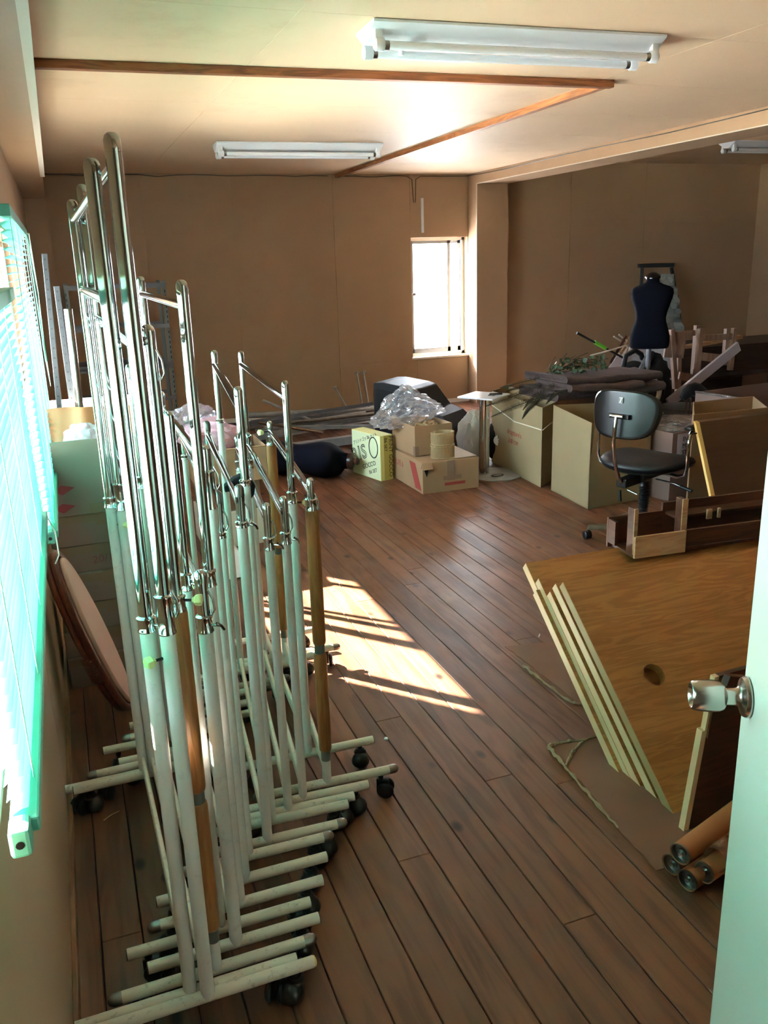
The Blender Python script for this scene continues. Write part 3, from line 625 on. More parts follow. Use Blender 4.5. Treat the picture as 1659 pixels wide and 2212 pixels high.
leaner('square_tube', 'tall grey square tube with bolt holes leaning furthest left in the corner', (-.10, 4.75, 0.0), ony(96, 548, 4.9), .014, STEELD, True, True)
leaner('angle_bar', 'dark slotted steel angle leaning behind the grey square tube', (.0, 5.2, 0.0), ony(122, 618, 5.3), .016, STEELD, True, True)
leaner('chrome_pipe', 'short fat chrome pipe leaning beside the slotted angle', (.02, 4.6, 0.0), ony(147, 668, 4.7), .022, CHROME)
# steel shelving frame against the far wall
t = thing('shelf_frame', 'empty slotted-angle steel shelving frame behind the tall racks', 'shelving', (.5, 8.3, 0))
xa, xb, ya, yb, zt = .06, ony(357, 608, 8.05).x, 8.05, 8.5, ony(355, 606, 8.05).z
for x in (xa, xb):
    for y in (ya, yb):
        sx_, sy_ = (1 if x == xa else -1), (1 if y == ya else -1)
        b = bmesh.new(); bm_box(b, min(x, x+sx_*.035), max(x, x+sx_*.035), y, y+.003*sy_, 0, zt) if sy_ > 0 else bm_box(b, min(x, x+sx_*.035), max(x, x+sx_*.035), y-.003, y, 0, zt)
        bm_box(b, min(x, x+sx_*.003), max(x, x+sx_*.003), min(y, y+sy_*.035), max(y, y+sy_*.035), 0, zt); p = obj('slotted_post', b, GREYP, t)
        bb = bmesh.new()
        if sy_ > 0:
            for k in range(int(zt/.045)): bm_box(bb, x+sx_*.012-.004, x+sx_*.012+.004, y-.001, y+.0002, .02+k*.045, .045+k*.045)
            obj('slots', bb, BLACKP, p)
zl = [ony(320, 617, ya).z, ony(330, 705, ya).z, ony(330, 787, ya).z, ony(330, 862, ya).z, ony(150, 790, ya).z-.06]
for zz in zl:
    for y in (ya, yb): box('cross_bar', xa, xb, y-.005 if y == ya else y, y if y == ya else y+.005, zz-.018, zz+.018, STEELG, t)
# ================================================================== MIDDLE: STACKED BOXES WITH PINK PAPER
m0 = onz(570, 1172)
t, R = carton('white_flat_box', 'cream flat box on the floor at the bottom of the stack behind the racks', (.62, 4.76), 0, .36, .34, 0, .215, CARDW)
t, R = carton('brown_box', 'reddish-brown carton in the middle of the stack behind the racks', (.63, 4.77), 0, .34, .32, .217, .17, CARDD)
for xx in (.66, .84): box('black_clip', xx, xx+.07, 4.765, 4.769, .372, .384, BLACKP, t)
t, R = carton('open_box', 'open light cardboard box with pink paper, topmost of the stack behind the racks', (.60, 4.76), 0, .42, .34, .389, .20, CARD, openbox=True, flaps=(('left', .12, -.5), ('front', .06, -2.6)))
crumple('pink_tissue', (.72, 4.93, .62), (.16, .12), .12, PINKP, 'crumpled pale pink tissue paper spilling out of the open box', 'paper', 8, 4, .35)
crumple('plastic_bag', (.66, 5.02, .70), (.14, .11), .12, BAG, 'small clear plastic bag behind the pink tissue', 'plastic bag', 21, 4, .3)
b = bmesh.new(); v = [Vector(p) for p in ((.60, 4.2, .01), (.83, 4.25, .005), (.80, 4.5, .03), (.62, 4.45, .26))]; bm_prism(b, v, (0, 0, 0), (0, .004, .004))
tag(obj('paper_sheet', b, mat('white_paper', (236, 232, 240), .7)), 'sunlit sheets of white paper on the floor behind the racks', 'paper')
# ================================================================== PIPE PILE BY THE FAR WALL
PG = 'steel lengths heaped on the floor by the far wall'
def pipe(name, label, a, c, r, m, sq=0, holes=False, n=10):
    a, c = Vector(a), Vector(c); b = bmesh.new()
    if sq:
        u = (c-a).normalized(); v = u.cross(Vector((0, 0, 1))).normalized(); w_ = v.cross(u)
        if sq == 1: bm_prism(b, [a+v*r+w_*r, a-v*r+w_*r, a-v*r-w_*r, a+v*r-w_*r], a, c)
        else:
            bm_prism(b, [a-v*r-w_*r, a-v*r+w_*r, a-v*(r-.003)+w_*r, a-v*(r-.003)-w_*(r-.003), a+v*r-w_*(r-.003), a+v*r-w_*r], a, c)
        o = obj(name, b, m, bevel=.001)
        if holes:
            bb = bmesh.new()
            for k in range(int((c-a).length/.055)):
                q = a+u*(.03+k*.055)-v*r; bm_prism(bb, [q+u*.011+w_*.004, q-u*.011+w_*.004, q-u*.011-w_*.004, q+u*.011-w_*.004], (0, 0, 0), -v*.0008)
            obj('slots', bb, BLACKP, o)
    else: bm_tube(b, [a, c], r, n); o = obj(name, b, m, smooth=50)
    return tag(o, label, 'metal bar', PG)
pipe('thick_pipe', 'thick grey pipe lying along the wall at the back of the heap', ony(535, 897, 8.45), ony(815, 884, 8.55), .030, PIPEG)
pipe('slotted_angle', 'long slotted angle slanting across the front of the heap', ony(535, 948, 7.5), ony(808, 902, 8.1), .030, PIPEG, 2, True)
pipe('steel_channel', 'pale square steel channel lowest at the front of the heap', onz(620, 968, .05), onz(790, 945, .05), .036, PIPEG, 1)
pipe('slotted_angle', 'dark slotted angle behind the long slanting one', ony(540, 917, 7.9), ony(800, 893, 8.3), .022, STEELG, 2, True)
pipe('chrome_pipe', 'bright chrome pipe ending in a cut tip above the steel channel', ony(560, 913, 7.7), ony(697, 934, 7.3), .014, CHROME)
pipe('chrome_pipe', 'chrome pipe lying highest across the middle of the heap', ony(600, 922, 7.9), ony(800, 909, 8.2), .013, CHROME)
pipe('thin_bar', 'thin steel bar sticking up to the left out of the heap', ony(568, 865, 7.9), ony(690, 915, 7.9), .013, PIPEG)
rq = random.Random(12)
for k in range(12):
    x0 = 1.7+rq.uniform(-.2, .5); y0 = 7.55+k*.075; zz = .03+rq.uniform(0, .16)*(k < 8); ln = rq.uniform(.9, 1.5); a = rq.uniform(-.1, .25)
    pipe('steel_bar', 'dull steel bar among the others low in the heap', (x0, y0, zz), (x0+ln*math.cos(a), y0+ln*math.sin(a)*.5, max(.03, zz+rq.uniform(-.1, .08))), rq.choice((.012, .016, .02)), rq.choice((STEELG, PIPEG, CHROMED, PIPEG)), rq.choice((0, 1, 2)), rq.random() < .4)
for k, (p0, p1, lab) in enumerate((((750, 882), (724, 838), 'thin capped pole leaning left above the steel heap'), ((783, 880), (771, 806), 'left of two thin flanged poles standing against the far wall'), ((797, 880), (785, 804), 'right of two thin flanged poles standing against the far wall'))):
    A, B_ = ony(*p0, 8.55), ony(*p1, 8.75); A = A+(A-B_)*(A.z/(B_.z-A.z)); o = pipe('thin_pole', lab, A, B_, .009, PIPEG)
    b = bmesh.new(); u = (B_-A).normalized(); bm_tube(b, [B_-u*.004, B_+u*.004], .026, 12); obj('flange', b, PIPEG, o, smooth=40)
# ================================================================== CENTRE GROUP
# navy dress form lying on the floor
def torso(parent, M, m):
    prof = [(.0, .0, .0), (.16, .10, .0), (.172, .112, .015), (.178, .118, .06), (.176, .12, .12), (.158, .112, .20), (.137, .10, .27), (.132, .096, .31), (.140, .10, .36), (.158, .112, .43), (.178, .122, .50), (.188, .118, .55), (.182, .10, .595), (.150, .078, .62), (.095, .062, .64), (.062, .055, .66), (.054, .052, .70)]
    b = bmesh.new(); n = 32; rings = []
    for rx, ry, z in prof:
        ring = []
        for j in range(n):
            a = 2*PI*j/n; c, s = math.cos(a), math.sin(a); k = 2.4 if z > .3 and z < .6 else 2.1
            q = (abs(c)**k+abs(s)**k)**(-1/k); ring.append(b.verts.new(M @ Vector((rx*c*q, ry*s*q, z))))
        rings.append(ring)
    for A, B in zip(rings, rings[1:]):
        for j in range(n): b.faces.new((A[j], A[(j+1) % n], B[(j+1) % n], B[j]))
    bmesh.ops.remove_doubles(b, verts=b.verts, dist=1e-5)
    return obj('torso', b, m, parent, smooth=60)
nk, hp = onz(778, 1002, .14), ony(612, 975, 6.35)
hp = Vector((1.38, 6.42, .14)); nk = Vector((1.93, 6.02, .13)); u = (nk-hp).normalized()
t = thing('dress_form', 'navy dress form torso lying on the floor with its wooden neck to the right', 'mannequin', (1.65, 6.2, 0))
M = align(hp-u*.06, u) @ Matrix.Rotation(.35, 4, 'Z') @ Matrix.Diagonal((1.12, 1.12, 1.06, 1))
torso(t, M, NAVY)
lathe('neck_cap', [(.0, .69), (.056, .69), (.058, .70), (.058, .715), (.048, .722), (.03, .728), (.02, .735), (.022, .745), (.026, .755), (.02, .768), (0, .775)], BROWNW, t, M)
# yellow craft-set box
t = thing('craft_set_box', 'pale yellow craft set box with big black lettering standing on edge', 'box', (2.08, 5.8, 0))
c0 = Vector((2.10, 5.80, 0)); a_ = Vector((-.10, .40, 0)).normalized(); e_ = Vector((.10, .03, 0)).normalized(); up = Vector((0, 0, 1))
W_, D_, H_ = .39, .115, .345
YEL = mat('box_yellow', (232, 226, 150), .55); YELF = mat('box_face', (222, 232, 190), .5); INK = mat('black_ink', (22, 22, 20), .6); OCH = mat('box_side_ochre', (196, 178, 92), .55)
Mx = Matrix(((a_.x, e_.x, 0, c0.x), (a_.y, e_.y, 0, c0.y), (0, 0, 1, 0), (0, 0, 0, 1)))
b = bmesh.new(); bm_box(b, 0, W_, 0, D_, 0, H_, Mx); obj('box_body', b, YEL, t, bevel=.003)
b = bmesh.new(); bm_box(b, .004, W_-.004, -.0008, 0, .004, H_-.004, Mx); obj('printed_face', b, YELF, t)
b = bmesh.new(); bm_box(b, -.0008, 0, D_*.30, D_*.97, .004, H_-.004, Mx); obj('printed_side', b, OCH, t)
def onface(s, t_): return c0 + a_*(W_-s) + up*t_ - e_*.0012
ex = (-a_*1.0 + up*.36); ey = (up*1.0 + a_*.36)
def big(s, size, p, sh=0): return text('lettering', s, size, onface(*p), ex, ey, INK, t, .0004, shear=sh)
big('プリントゴッコ', .034, (.02, .225)); big('B6 セット', .032, (.225, .298))
# outlined big letters R I S O
OUTL = []
def outline_text(s, size, p):
    cu = bpy.data.curves.new('lettering', 'FONT'); cu.body = s; cu.size = size; cu.fill_mode = 'NONE'; cu.bevel_depth = .0034; cu.bevel_resolution = 1; cu.resolution_u = 5; cu.space_character = 1.12
    tt = bpy.data.objects.new('lettering', cu); me = bpy.data.meshes.new_from_object(tt); bpy.data.objects.remove(tt); me.materials.clear(); me.materials.append(INK)
    x_, y_ = ex.normalized(), ey.normalized(); z_ = x_.cross(y_); q = onface(*p)
    me.transform(Matrix(((x_.x, y_.x, z_.x*.2, q.x), (x_.y, y_.y, z_.y*.2, q.y), (x_.z, y_.z, z_.z*.2, q.z), (0, 0, 0, 1))))
    o = bpy.data.objects.new('lettering', me); COL.objects.link(o); o.parent = t; o.matrix_parent_inverse = parent_world(t).inverted(); return o
outline_text('RIS', .150, (.012, .085))
Oc = onface(.300, .245); b = bmesh.new(); x_, y_ = a_, up
pts = [Oc+x_*.058*math.cos(2*PI*i/32)+y_*.078*math.sin(2*PI*i/32) for i in range(34)]; bm_tube(b, pts, .0045, 6, False, 1); obj('lettering', b, INK, t, smooth=60)
big('GOCCO', .05, (.15, .052)); big('B6 SET', .04, (.235, .028))
ex2, ey2 = -up, e_
text('lettering', 'PRINT GOCCO', .046, c0 + e_*(D_*.70) + up*(H_-.01) - a_*.0022, ex2, ey2, INK, t, .0003)
text('lettering', 'B6 SET', .036, c0 + e_*(D_*.34) + up*(H_-.02) - a_*.0022, ex2, ey2, INK, t, .0003)
# crushed brown carton with open box, rings and bag on it
RED = mat('red_print', (150, 60, 52), .7)
t, R = carton('crushed_carton', 'crushed brown carton with faded red print and peeling tape on the floor', (2.235, 5.32), 0.0, .44, .64, 0, .225, CARD, tape=False)
b = bmesh.new(); bm_box(b, .19, .25, -.0012, 0, .08, .224, R); bm_box(b, .16, .30, -.0014, 0, .085, .115, R); obj('tape_strip', b, TAPE, t)
b = bmesh.new(); bm_box(b, .17, .33, -.0010, 0, .045, .066, R); obj('red_print', b, RED, t)
b = bmesh.new(); bm_prism(b, [R @ Vector(p) for p in ((-.001, .02, .02), (-.001, .13, .02), (-.001, .24, .20), (-.001, .13, .20))], (0, 0, 0), R.to_3x3() @ Vector((-.0008, 0, 0))); obj('red_print', b, RED, t)
text('red_print', '50 ELFE 6', .06, R @ Vector((-.0018, .60, .12)), R.to_3x3() @ Vector((0, -1, 0)), R.to_3x3() @ Vector((0, 0, 1)), RED, t, .0003)
for f in ((.0, .0, .45), (.02, .0, -.5)):
    b = bmesh.new(); bm_box(b, -.004, .07, .0, .0035, -.05, .0, R @ Matrix.Translation((0.0, -.004, .225)) @ Matrix.Rotation(f[2], 4, 'X')); obj('torn_flap', b, CARD, t)
b = bmesh.new(); bm_prism(b, [R @ Vector(p) for p in ((.012, -.0022, .175), (.055, -.0022, .205), (.032, -.0022, .12))], (0, 0, 0), R.to_3x3() @ Vector((0, .0008, 0))); obj('tear', b, BLACKP, t)
b = bmesh.new(); bm_box(b, .21, .43, .01, .60, .2255, .231, R @ Matrix.Rotation(-.01, 4, 'Y')); obj('flap', b, CARDL, t)
t, R = carton('open_carton_with_trays', 'open cardboard box with crumpled bag and packing on the crushed carton', (2.265, 5.52), .05, .30, .40, .232, .215, CARD, openbox=True)
b = bmesh.new(); bm_box(b, -.001, .03, -.0015, 0, 0, .07, R); bm_box(b, -.0015, 0, 0, .03, 0, .07, R); obj('tape_strip', b, TAPE, t)
crumple('packing_paper', (2.43, 5.78, .40), (.10, .12), .05, mat('packing_straw', (170, 140, 100), .8), 'crumpled straw-coloured packing inside the open box', 'paper', 31, 4, .5)
SINA = wood('woven_mesh', (206, 180, 130), (150, 122, 80), 2, .6, 8)
for k, zz in enumerate((.232, .327)):
    b = bmesh.new(); n = 40; cx_, cy_ = 2.43, 5.41; r0 = .088-.002*k; rings = []
    for zq, rr in ((zz, r0), (zz+.09, r0-.002)): rings.append([b.verts.new((cx_+rr*math.cos(2*PI*i/n), cy_+rr*.75*math.sin(2*PI*i/n), zq)) for i in range(n)])
    for i in range(n): b.faces.new((rings[0][i], rings[0][(i+1) % n], rings[1][(i+1) % n], rings[1][i]))
    o = obj('mesh_ring', b, clear('gauze_%d' % k, (.98, .93, .8), .02, .6, haze=.62, hazecol=(.62, .48, .28)), smooth=60); tag(o, ('upper' if k else 'lower')+' of two woven straw-coloured rings stacked on the crushed carton', 'ring', 'woven straw rings')
    for q in (zz+.003, zz+.087):
        b = bmesh.new(); pp = [(cx_+r0*math.cos(2*PI*i/n), cy_+r0*.75*math.sin(2*PI*i/n), q) for i in range(n+2)]; bm_tube(b, pp, .003, 5, False); obj('hem', b, SINA, o)
    b = bmesh.new()
    for i in range(n*2):
        a = PI*i/n; p = Vector((cx_+r0*math.cos(a), cy_+r0*.75*math.sin(a), zz)); bm_tube(b, [p, p+Vector((rq.uniform(-.003, .003), 0, .088))], .0006, 3)
    for i in range(12):
        q = zz+.006+i*.007; bm_tube(b, [(cx_+r0*math.cos(2*PI*j/20), cy_+r0*.75*math.sin(2*PI*j/20), q+rq.uniform(-.002, .002)) for j in range(21)], .0005, 3, False)
    o2 = obj('weave', b, SINA, o); o2['kind'] = 'stuff'
# clear bag heap
b = bmesh.new(); bmesh.ops.create_icosphere(b, subdivisions=5, radius=1); rr = random.Random(2)
wv_ = [(Vector((rr.uniform(-1, 1), rr.uniform(-1, 1), rr.uniform(-1, 1))).normalized()*rr.uniform(4, 15), rr.uniform(0, 6)) for _ in range(14)]
for v in b.verts:
    p = v.co.normalized(); s = 1+.30*sum(abs(math.sin(p.dot(a)+ph))-.6 for a, ph in wv_)/5
    lean = max(0, -p.x)*.5
    v.co = Vector((2.38+p.x*.27*s-.03, 5.86+p.y*.19*s, .50+p.z*(.16 if p.z > 0 else .10)*s*(1.15-abs(p.x+.1)*.75)-max(0, -p.x-.1)*.09))
tag(obj('plastic_bag', b, BAG, smooth=25), 'large crumpled clear plastic bag draped over the open box', 'plastic bag')
# television lying on its back edge
t = thing('television', 'old black box television standing turned from the camera on the floor', 'television', (2.9, 6.8, 0))
sd = [(0, 0), (0, .62), (.08, .64), (.16, .62), (.30, .40), (.42, .36), (.50, .22), (.50, 0)]
A = Vector((2.42, 7.05, 0)); dv = Vector((.86, -.50, 0)).normalized(); wv = Vector((.30, .52, 0)).normalized()*.50
A = ony(808, 900, 6.9); A.z = 0; B_ = ony(980, 950, 6.3); B_.z = 0; dv = (B_-A).normalized(); Ld = (B_-A).length
sd = [(0, 0), (0, .58), (.10, .585), (Ld*.44, .555), (Ld*.52, .535), (Ld*.70, .37), (Ld*.86, .33), (Ld*1.0, .24), (Ld*1.0, .0)]
wv = Vector((dv.y, -dv.x, 0))*-.42
b = bmesh.new(); bm_prism(b, [A+dv*s+Vector((0, 0, z)) for s, z in sd], (0, 0, 0), wv); obj('housing', b, TVB, t, bevel=.012)
b = bmesh.new(); bm_prism(b, [A+dv*s+Vector((0, 0, z))-wv*.012 for s, z in ((.03, .06), (.03, .54), (Ld*.42, .50), (Ld*.42, .06))], (0, 0, 0), -wv*.01); obj('side_panel', b, BLACKP, t, bevel=.004)
b = bmesh.new(); q = A-dv*.012; bm_prism(b, [q+wv*.06+Vector((0, 0, .08)), q+wv*.94+Vector((0, 0, .08)), q+wv*.94+Vector((0, 0, .52)), q+wv*.06+Vector((0, 0, .52))], (0, 0, 0), dv*.012); obj('screen', b, mat('screen_glass', (20, 24, 26), .08), t)
# pedestal table
t = thing('pedestal_table', 'small square pale table top on a chrome column with a round base', 'table', (2.95, 5.60, 0))
lathe('base_plate', [(0, .012), (.06, .022), (.16, .014), (.205, .006), (.205, 0), (0, 0)], PIPEG, t, Matrix.Translation((2.95, 5.60, 0)), 40)
tube('column', [(2.86, 5.60, .012), (2.86, 5.60, .60)], .038, CHROME, t, 24)
b = bmesh.new(); bm_box(b, -.145, .145, -.145, .145, .60, .612, Matrix.Translation((2.865, 5.62, 0)) @ Matrix.Rotation(.62, 4, 'Z')); obj('table_top', b, mat('table_pale', (206, 210, 216), .25), t, bevel=.003)
b = bmesh.new(); bm_tube(b, [(2.90, 5.60, .618), (2.99, 5.57, .618)], .008, 8); bm_tube(b, [(2.90, 5.60, .618), (2.87, 5.56, .617), (2.90, 5.53, .616), (2.93, 5.56, .616)], .003, 6)
tag(obj('cable_plug', b, BLACKP, smooth=50), 'small black cable and plug lying on the square table top', 'cable')
b = bmesh.new(); bm_tube(b, [(2.92+.05*math.cos(i*.7), 5.50+.025*math.sin(i*.7), .02) for i in range(9)], .004, 6); tag(obj('cable_loop', b, BLACKP, smooth=50), 'small black loop of cable on the round table base', 'cable')
# bags behind the table
crumple('tote_bag', (3.02, 6.12, .20), (.13, .10), .20, mat('bag_white', (206, 208, 206), .7), 'white and dark striped bag slumped behind the chrome column', 'bag', 40, 4, .22)
t = crumple('backpack', (3.20, 5.98, .17), (.12, .10), .18, mat('bag_black', (20, 18, 22), .8), 'black bag with a round white letter badge between table and big carton', 'bag', 41, 4, .15)
q = Vector((3.12, 5.86, .20)); lathe('badge', [(0, 0), (.042, 0), (.042, .002), (.034, .002), (.034, .001), (0, .001)], mat('badge_white', (230, 230, 228), .6), t, align(q, (-.5, -.86, .1)), 24)
text('badge_letter', 'G', .06, q+Vector((-.022, -.010, -.02)), (.86, -.5, 0), (0, 0, 1), mat('badge_white', (0, 0, 0)), t, .001)
# ================================================================== BIG CARTONS
TW = mat('twine', (224, 220, 205), .7)
def panel_box(name, label, corners, h, m, z0=0, flaps=(), th=.006, cat='box'):
    """open carton from four floor corners (counter-clockwise), each side a panel; flaps: (side, length, lean)"""
    c = [Vector((*p, z0)) for p in corners]; ctr = sum(c, Vector())/4
    t = thing(name, label, cat, ctr); up = Vector((0, 0, 1)); hs_ = h if isinstance(h, (list, tuple)) else [h]*4
    b = bmesh.new(); bm_prism(b, c, (0, 0, 0), up*th); obj('carton_bottom', b, m, t)
    for i in range(4):
        a, d = c[i], c[(i+1) % 4]; n = (ctr-(a+d)/2); n.z = 0; n = n.normalized()*th
        b = bmesh.new(); A = a; D = d
        bm_prism(b, [A, D, D+up*hs_[(i+1) % 4], A+up*hs_[i]], (0, 0, 0), n); obj('carton_side', b, m, t)
    for i, fl, lean in flaps:
        a, d = c[i]+up*hs_[i], c[(i+1) % 4]+up*hs_[(i+1) % 4]; n = (ctr-(a+d)/2); n.z = 0; n = -n.normalized(); e = (d-a)*.02
        v = (n*math.sin(lean)+up*math.cos(lean))*fl; b = bmesh.new()
        bm_prism(b, [a+e, d-e, d-e*2+v, a+e*2+v], (0, 0, 0), n.cross(d-a).normalized()*0 + (up*math.sin(lean)-n*math.cos(lean))*.004); obj('flap', b, m, t)
    return t
tA = panel_box('tied_carton', 'big carton tied with white twine, red print on its side, greenery spilling over', ((3.06, 5.11), (3.30, 5.30), (3.36, 6.16), (3.12, 5.98)), .575, CARDL)
for (x0, y0, x1, y1, z_) in ((3.052, 5.104, 3.112, 5.985, .44), (3.06, 5.10, 3.305, 5.295, .44)):
    tube('twine', [(x0, y0, z_-.02), ((x0+x1)/2, (y0+y1)/2, z_-(.035 if y1 > 5.5 else 0)), (x1, y1, z_+(.03 if y1 > 5.5 else 0))], .0035, TW, tA, 6)
ex = Vector((-.06, -.87, 0)); q = Vector((3.083, 5.66, .30)); text('red_print', 'drugstore\'s', .055, q, ex, (0, 0, 1), mat('print_brickred', (150, 62, 44), .7), tA, .0005); text('red_print', '品番 1209', .04, q+Vector((0, -.02, -.065)), ex, (0, 0, 1), MATS['print_brickred'], tA, .0005)
tB = panel_box('tall_open_carton', 'big open carton with folded-out corner flaps right behind the office chair', ((3.05, 4.50), (3.56, 4.56), (3.60, 5.08), (3.09, 5.02)), (.57, .50, .57, .605), CARDL, flaps=((1, .13, 1.1),))
b = bmesh.new(); bm_prism(b, [Vector(p) for p in ((3.045, 4.493, .36), (3.054, 4.53, .36), (3.057, 4.53, .57), (3.05, 4.495, .57))], (0, 0, 0), (-.002, -.003, 0)); obj('flap', b, CARDL, tB)
b = bmesh.new(); bm_prism(b, [Vector(p) for p in ((3.06, 4.494, .37), (3.50, 4.548, .37), (3.52, 4.55, .53), (3.07, 4.496, .53))], (0, 0, 0), (0, -.003, 0)); obj('flap', b, CARD, tB)
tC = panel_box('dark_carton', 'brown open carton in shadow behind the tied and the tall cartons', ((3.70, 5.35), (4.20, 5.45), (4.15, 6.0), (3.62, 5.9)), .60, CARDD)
# folded rugs on top of the cartons
def rug(label, p0, p1, rx, rz, seed=0):
    """felt folded double: a long flat stadium section with a slit showing the fold, swept sideways with a slight sag"""
    p0, p1 = Vector(p0), Vector(p1); rr = random.Random(seed); u = (p1-p0).normalized(); v = Vector((0, 0, 1)).cross(u).normalized(); n = 10
    t_ = rz*.5; sec = []
    for k in range(n+1): a = -PI/2-PI*k/n; sec.append((-rx+math.cos(a)*rz, math.sin(a)*rz))
    sec = [(rx, -rz)] + sec + [(rx, rz), (rx, rz*.12), (-rx*.97, rz*.10), (-rx*.97, -rz*.10), (rx, -rz*.12)]
    b = bmesh.new(); rings = []
    for k in range(19):
        s_ = k/18; c = p0.lerp(p1, s_)+Vector((0, 0, .014*math.sin(s_*4+seed)+rr.uniform(-.003, .003)))+v*.012*math.sin(s_*7+seed)
        rings.append([b.verts.new(c+v*y+Vector((0, 0, z+.006*math.sin(y*14+k*.5)))) for y, z in sec])
    m_ = len(sec)
    for A, B in zip(rings, rings[1:]):
        for q in range(m_): b.faces.new((A[q], A[(q+1) % m_], B[(q+1) % m_], B[q]))
    b.faces.new(rings[0][::-1]); b.faces.new(rings[-1]); bmesh.ops.triangulate(b, faces=[f for f in b.faces if len(f.verts) > 4])
    return tag(obj('folded_rug', b, RUG, smooth=50), label, 'rug', 'dark felt rugs laid over the cartons')
rug('lowest folded dark felt rug lying across the carton tops', (3.16, 5.35, .625), (4.15, 5.45, .64), .22, .032, 1)
rug('middle folded felt rug with a rounded end towards the chair', ony(1196, 838, 5.2), ony(1350, 824, 5.35), .17, .026, 2)
rug('top felt rug, widest, its fold facing the chair', ony(1176, 816, 5.35), ony(1378, 806, 5.55), .21, .028, 3)
# fern and ivy
def leafblade(b, p, d, w, l, up):
    d = d.normalized(); s = d.cross(up).normalized()*w
    v = [b.verts.new(q) for q in (p, p+d*l*.35+s, p+d*l, p+d*l*.35-s)]; b.faces.new((v[0], v[1], v[2])); b.faces.new((v[0], v[2], v[3]))
fern = thing('artificial_fern', 'drooping artificial fern fronds over the corner of the twine-tied carton', 'plant', ony(1130, 850, 5.4))
rf = random.Random(9)
def frond(pts, ln, m, parent):
    P_ = [ony(*q) for q in pts]; S = []
    for i in range(len(P_)-1):
        for k in range(8): S.append(P_[i].lerp(P_[i+1], k/8))
    S.append(P_[-1]); S = [S[0]]+[(S[i-1]+S[i]*2+S[i+1])/4 for i in range(1, len(S)-1)]+[S[-1]]
    o = tube('frond_stem', S, .003, STEM, parent, 5); b = bmesh.new()
    for i in range(2, len(S)):
        d = (S[i]-S[i-1]).normalized(); f = math.sin(PI*min(.97, i/len(S)*.9+.08)); sd_ = d.cross(Vector((.3, -1, .2))).normalized()
        for sg in (-1, 1):
            for h_ in (0, .33, .66): leafblade(b, S[i]-d*(S[i]-S[i-1]).length*h_, sd_*sg+d*.25+Vector((0, 0, -.15)), .0028, ln*f*.46, Vector((.2, -1, .3)))
    l_ = obj('leaflets', b, m, parent); l_['kind'] = 'stuff'
for pts, ln in (([(1260, 838, 5.5), (1190, 850, 5.3), (1120, 875, 5.15), (1062, 900, 5.1)], .07), ([(1235, 800, 5.5), (1170, 815, 5.4), (1110, 830, 5.4), (1080, 838, 5.4)], .05), ([(1230, 815, 5.5), (1160, 835, 5.3), (1100, 860, 5.2), (1048, 878, 5.1)], .06), ([(1255, 820, 5.4), (1200, 830, 5.2), (1150, 860, 5.0), (1130, 885, 5.0)], .06), ([(1210, 845, 5.2), (1165, 862, 5.05), (1140, 885, 5.0), (1128, 905, 5.0)], .055), ([(1180, 830, 5.4), (1130, 833, 5.5), (1095, 845, 5.4)], .05), ([(1240, 840, 5.1), (1200, 850, 5.0), (1180, 872, 5.0)], .05)):
    frond(pts, ln, FERN, fern)
ivy = thing('artificial_ivy', 'artificial ivy branch with broad leaves lying over the rugs', 'plant', ony(1240, 790, 5.6))
for j in range(5):
    P_ = [ony(1180+j*9, 812-j*3, 5.5), ony(1225+j*6, 790-j*4, 5.55), ony(1275+j*6, 790-j*3, 5.6), ony(1300, 785-j*4, 5.6)]; tube('twig', P_, .0035, STEM, ivy, 5)
for k in range(95):
    u = rf.random(); c = ony(1192+u*115+rf.uniform(-6, 6), 800-u*14+rf.uniform(-17, 14), 5.5+rf.uniform(-.08, .1)); d = Vector((rf.uniform(-1, 1), rf.uniform(-1, .3), rf.uniform(-.7, .7))).normalized(); up = Vector((rf.uniform(-.5, .5), -1, rf.uniform(.2, 1))).normalized()
    s = d.cross(up).normalized(); l = rf.uniform(.025, .042); b = bmesh.new()
    pp = [c, c+d*l*.25+s*l*.5, c+d*l*.5+s*l*.38, c+d*l*.7+s*l*.45, c+d*l*1.1, c+d*l*.7-s*l*.45, c+d*l*.5-s*l*.38, c+d*l*.25-s*l*.5]
    vs = [b.verts.new(q+up*(.004*math.sin(i*2))) for i, q in enumerate(pp)]; mid = b.verts.new(c+d*l*.55-up*.004)
    for i in range(8): b.faces.new((vs[i], vs[(i+1) % 8], mid))
    obj('leaf', b, LEAF, ivy)
for k in range(9):
    A = ony(1175+k*3, 812, 5.5); B_ = ony(1215+rf.uniform(-15, 60), 760+rf.uniform(-12, 30), 5.6); tube('twig', [A, (A+B_)/2+Vector((0, 0, .02)), B_], .0025, STEM, ivy, 4)
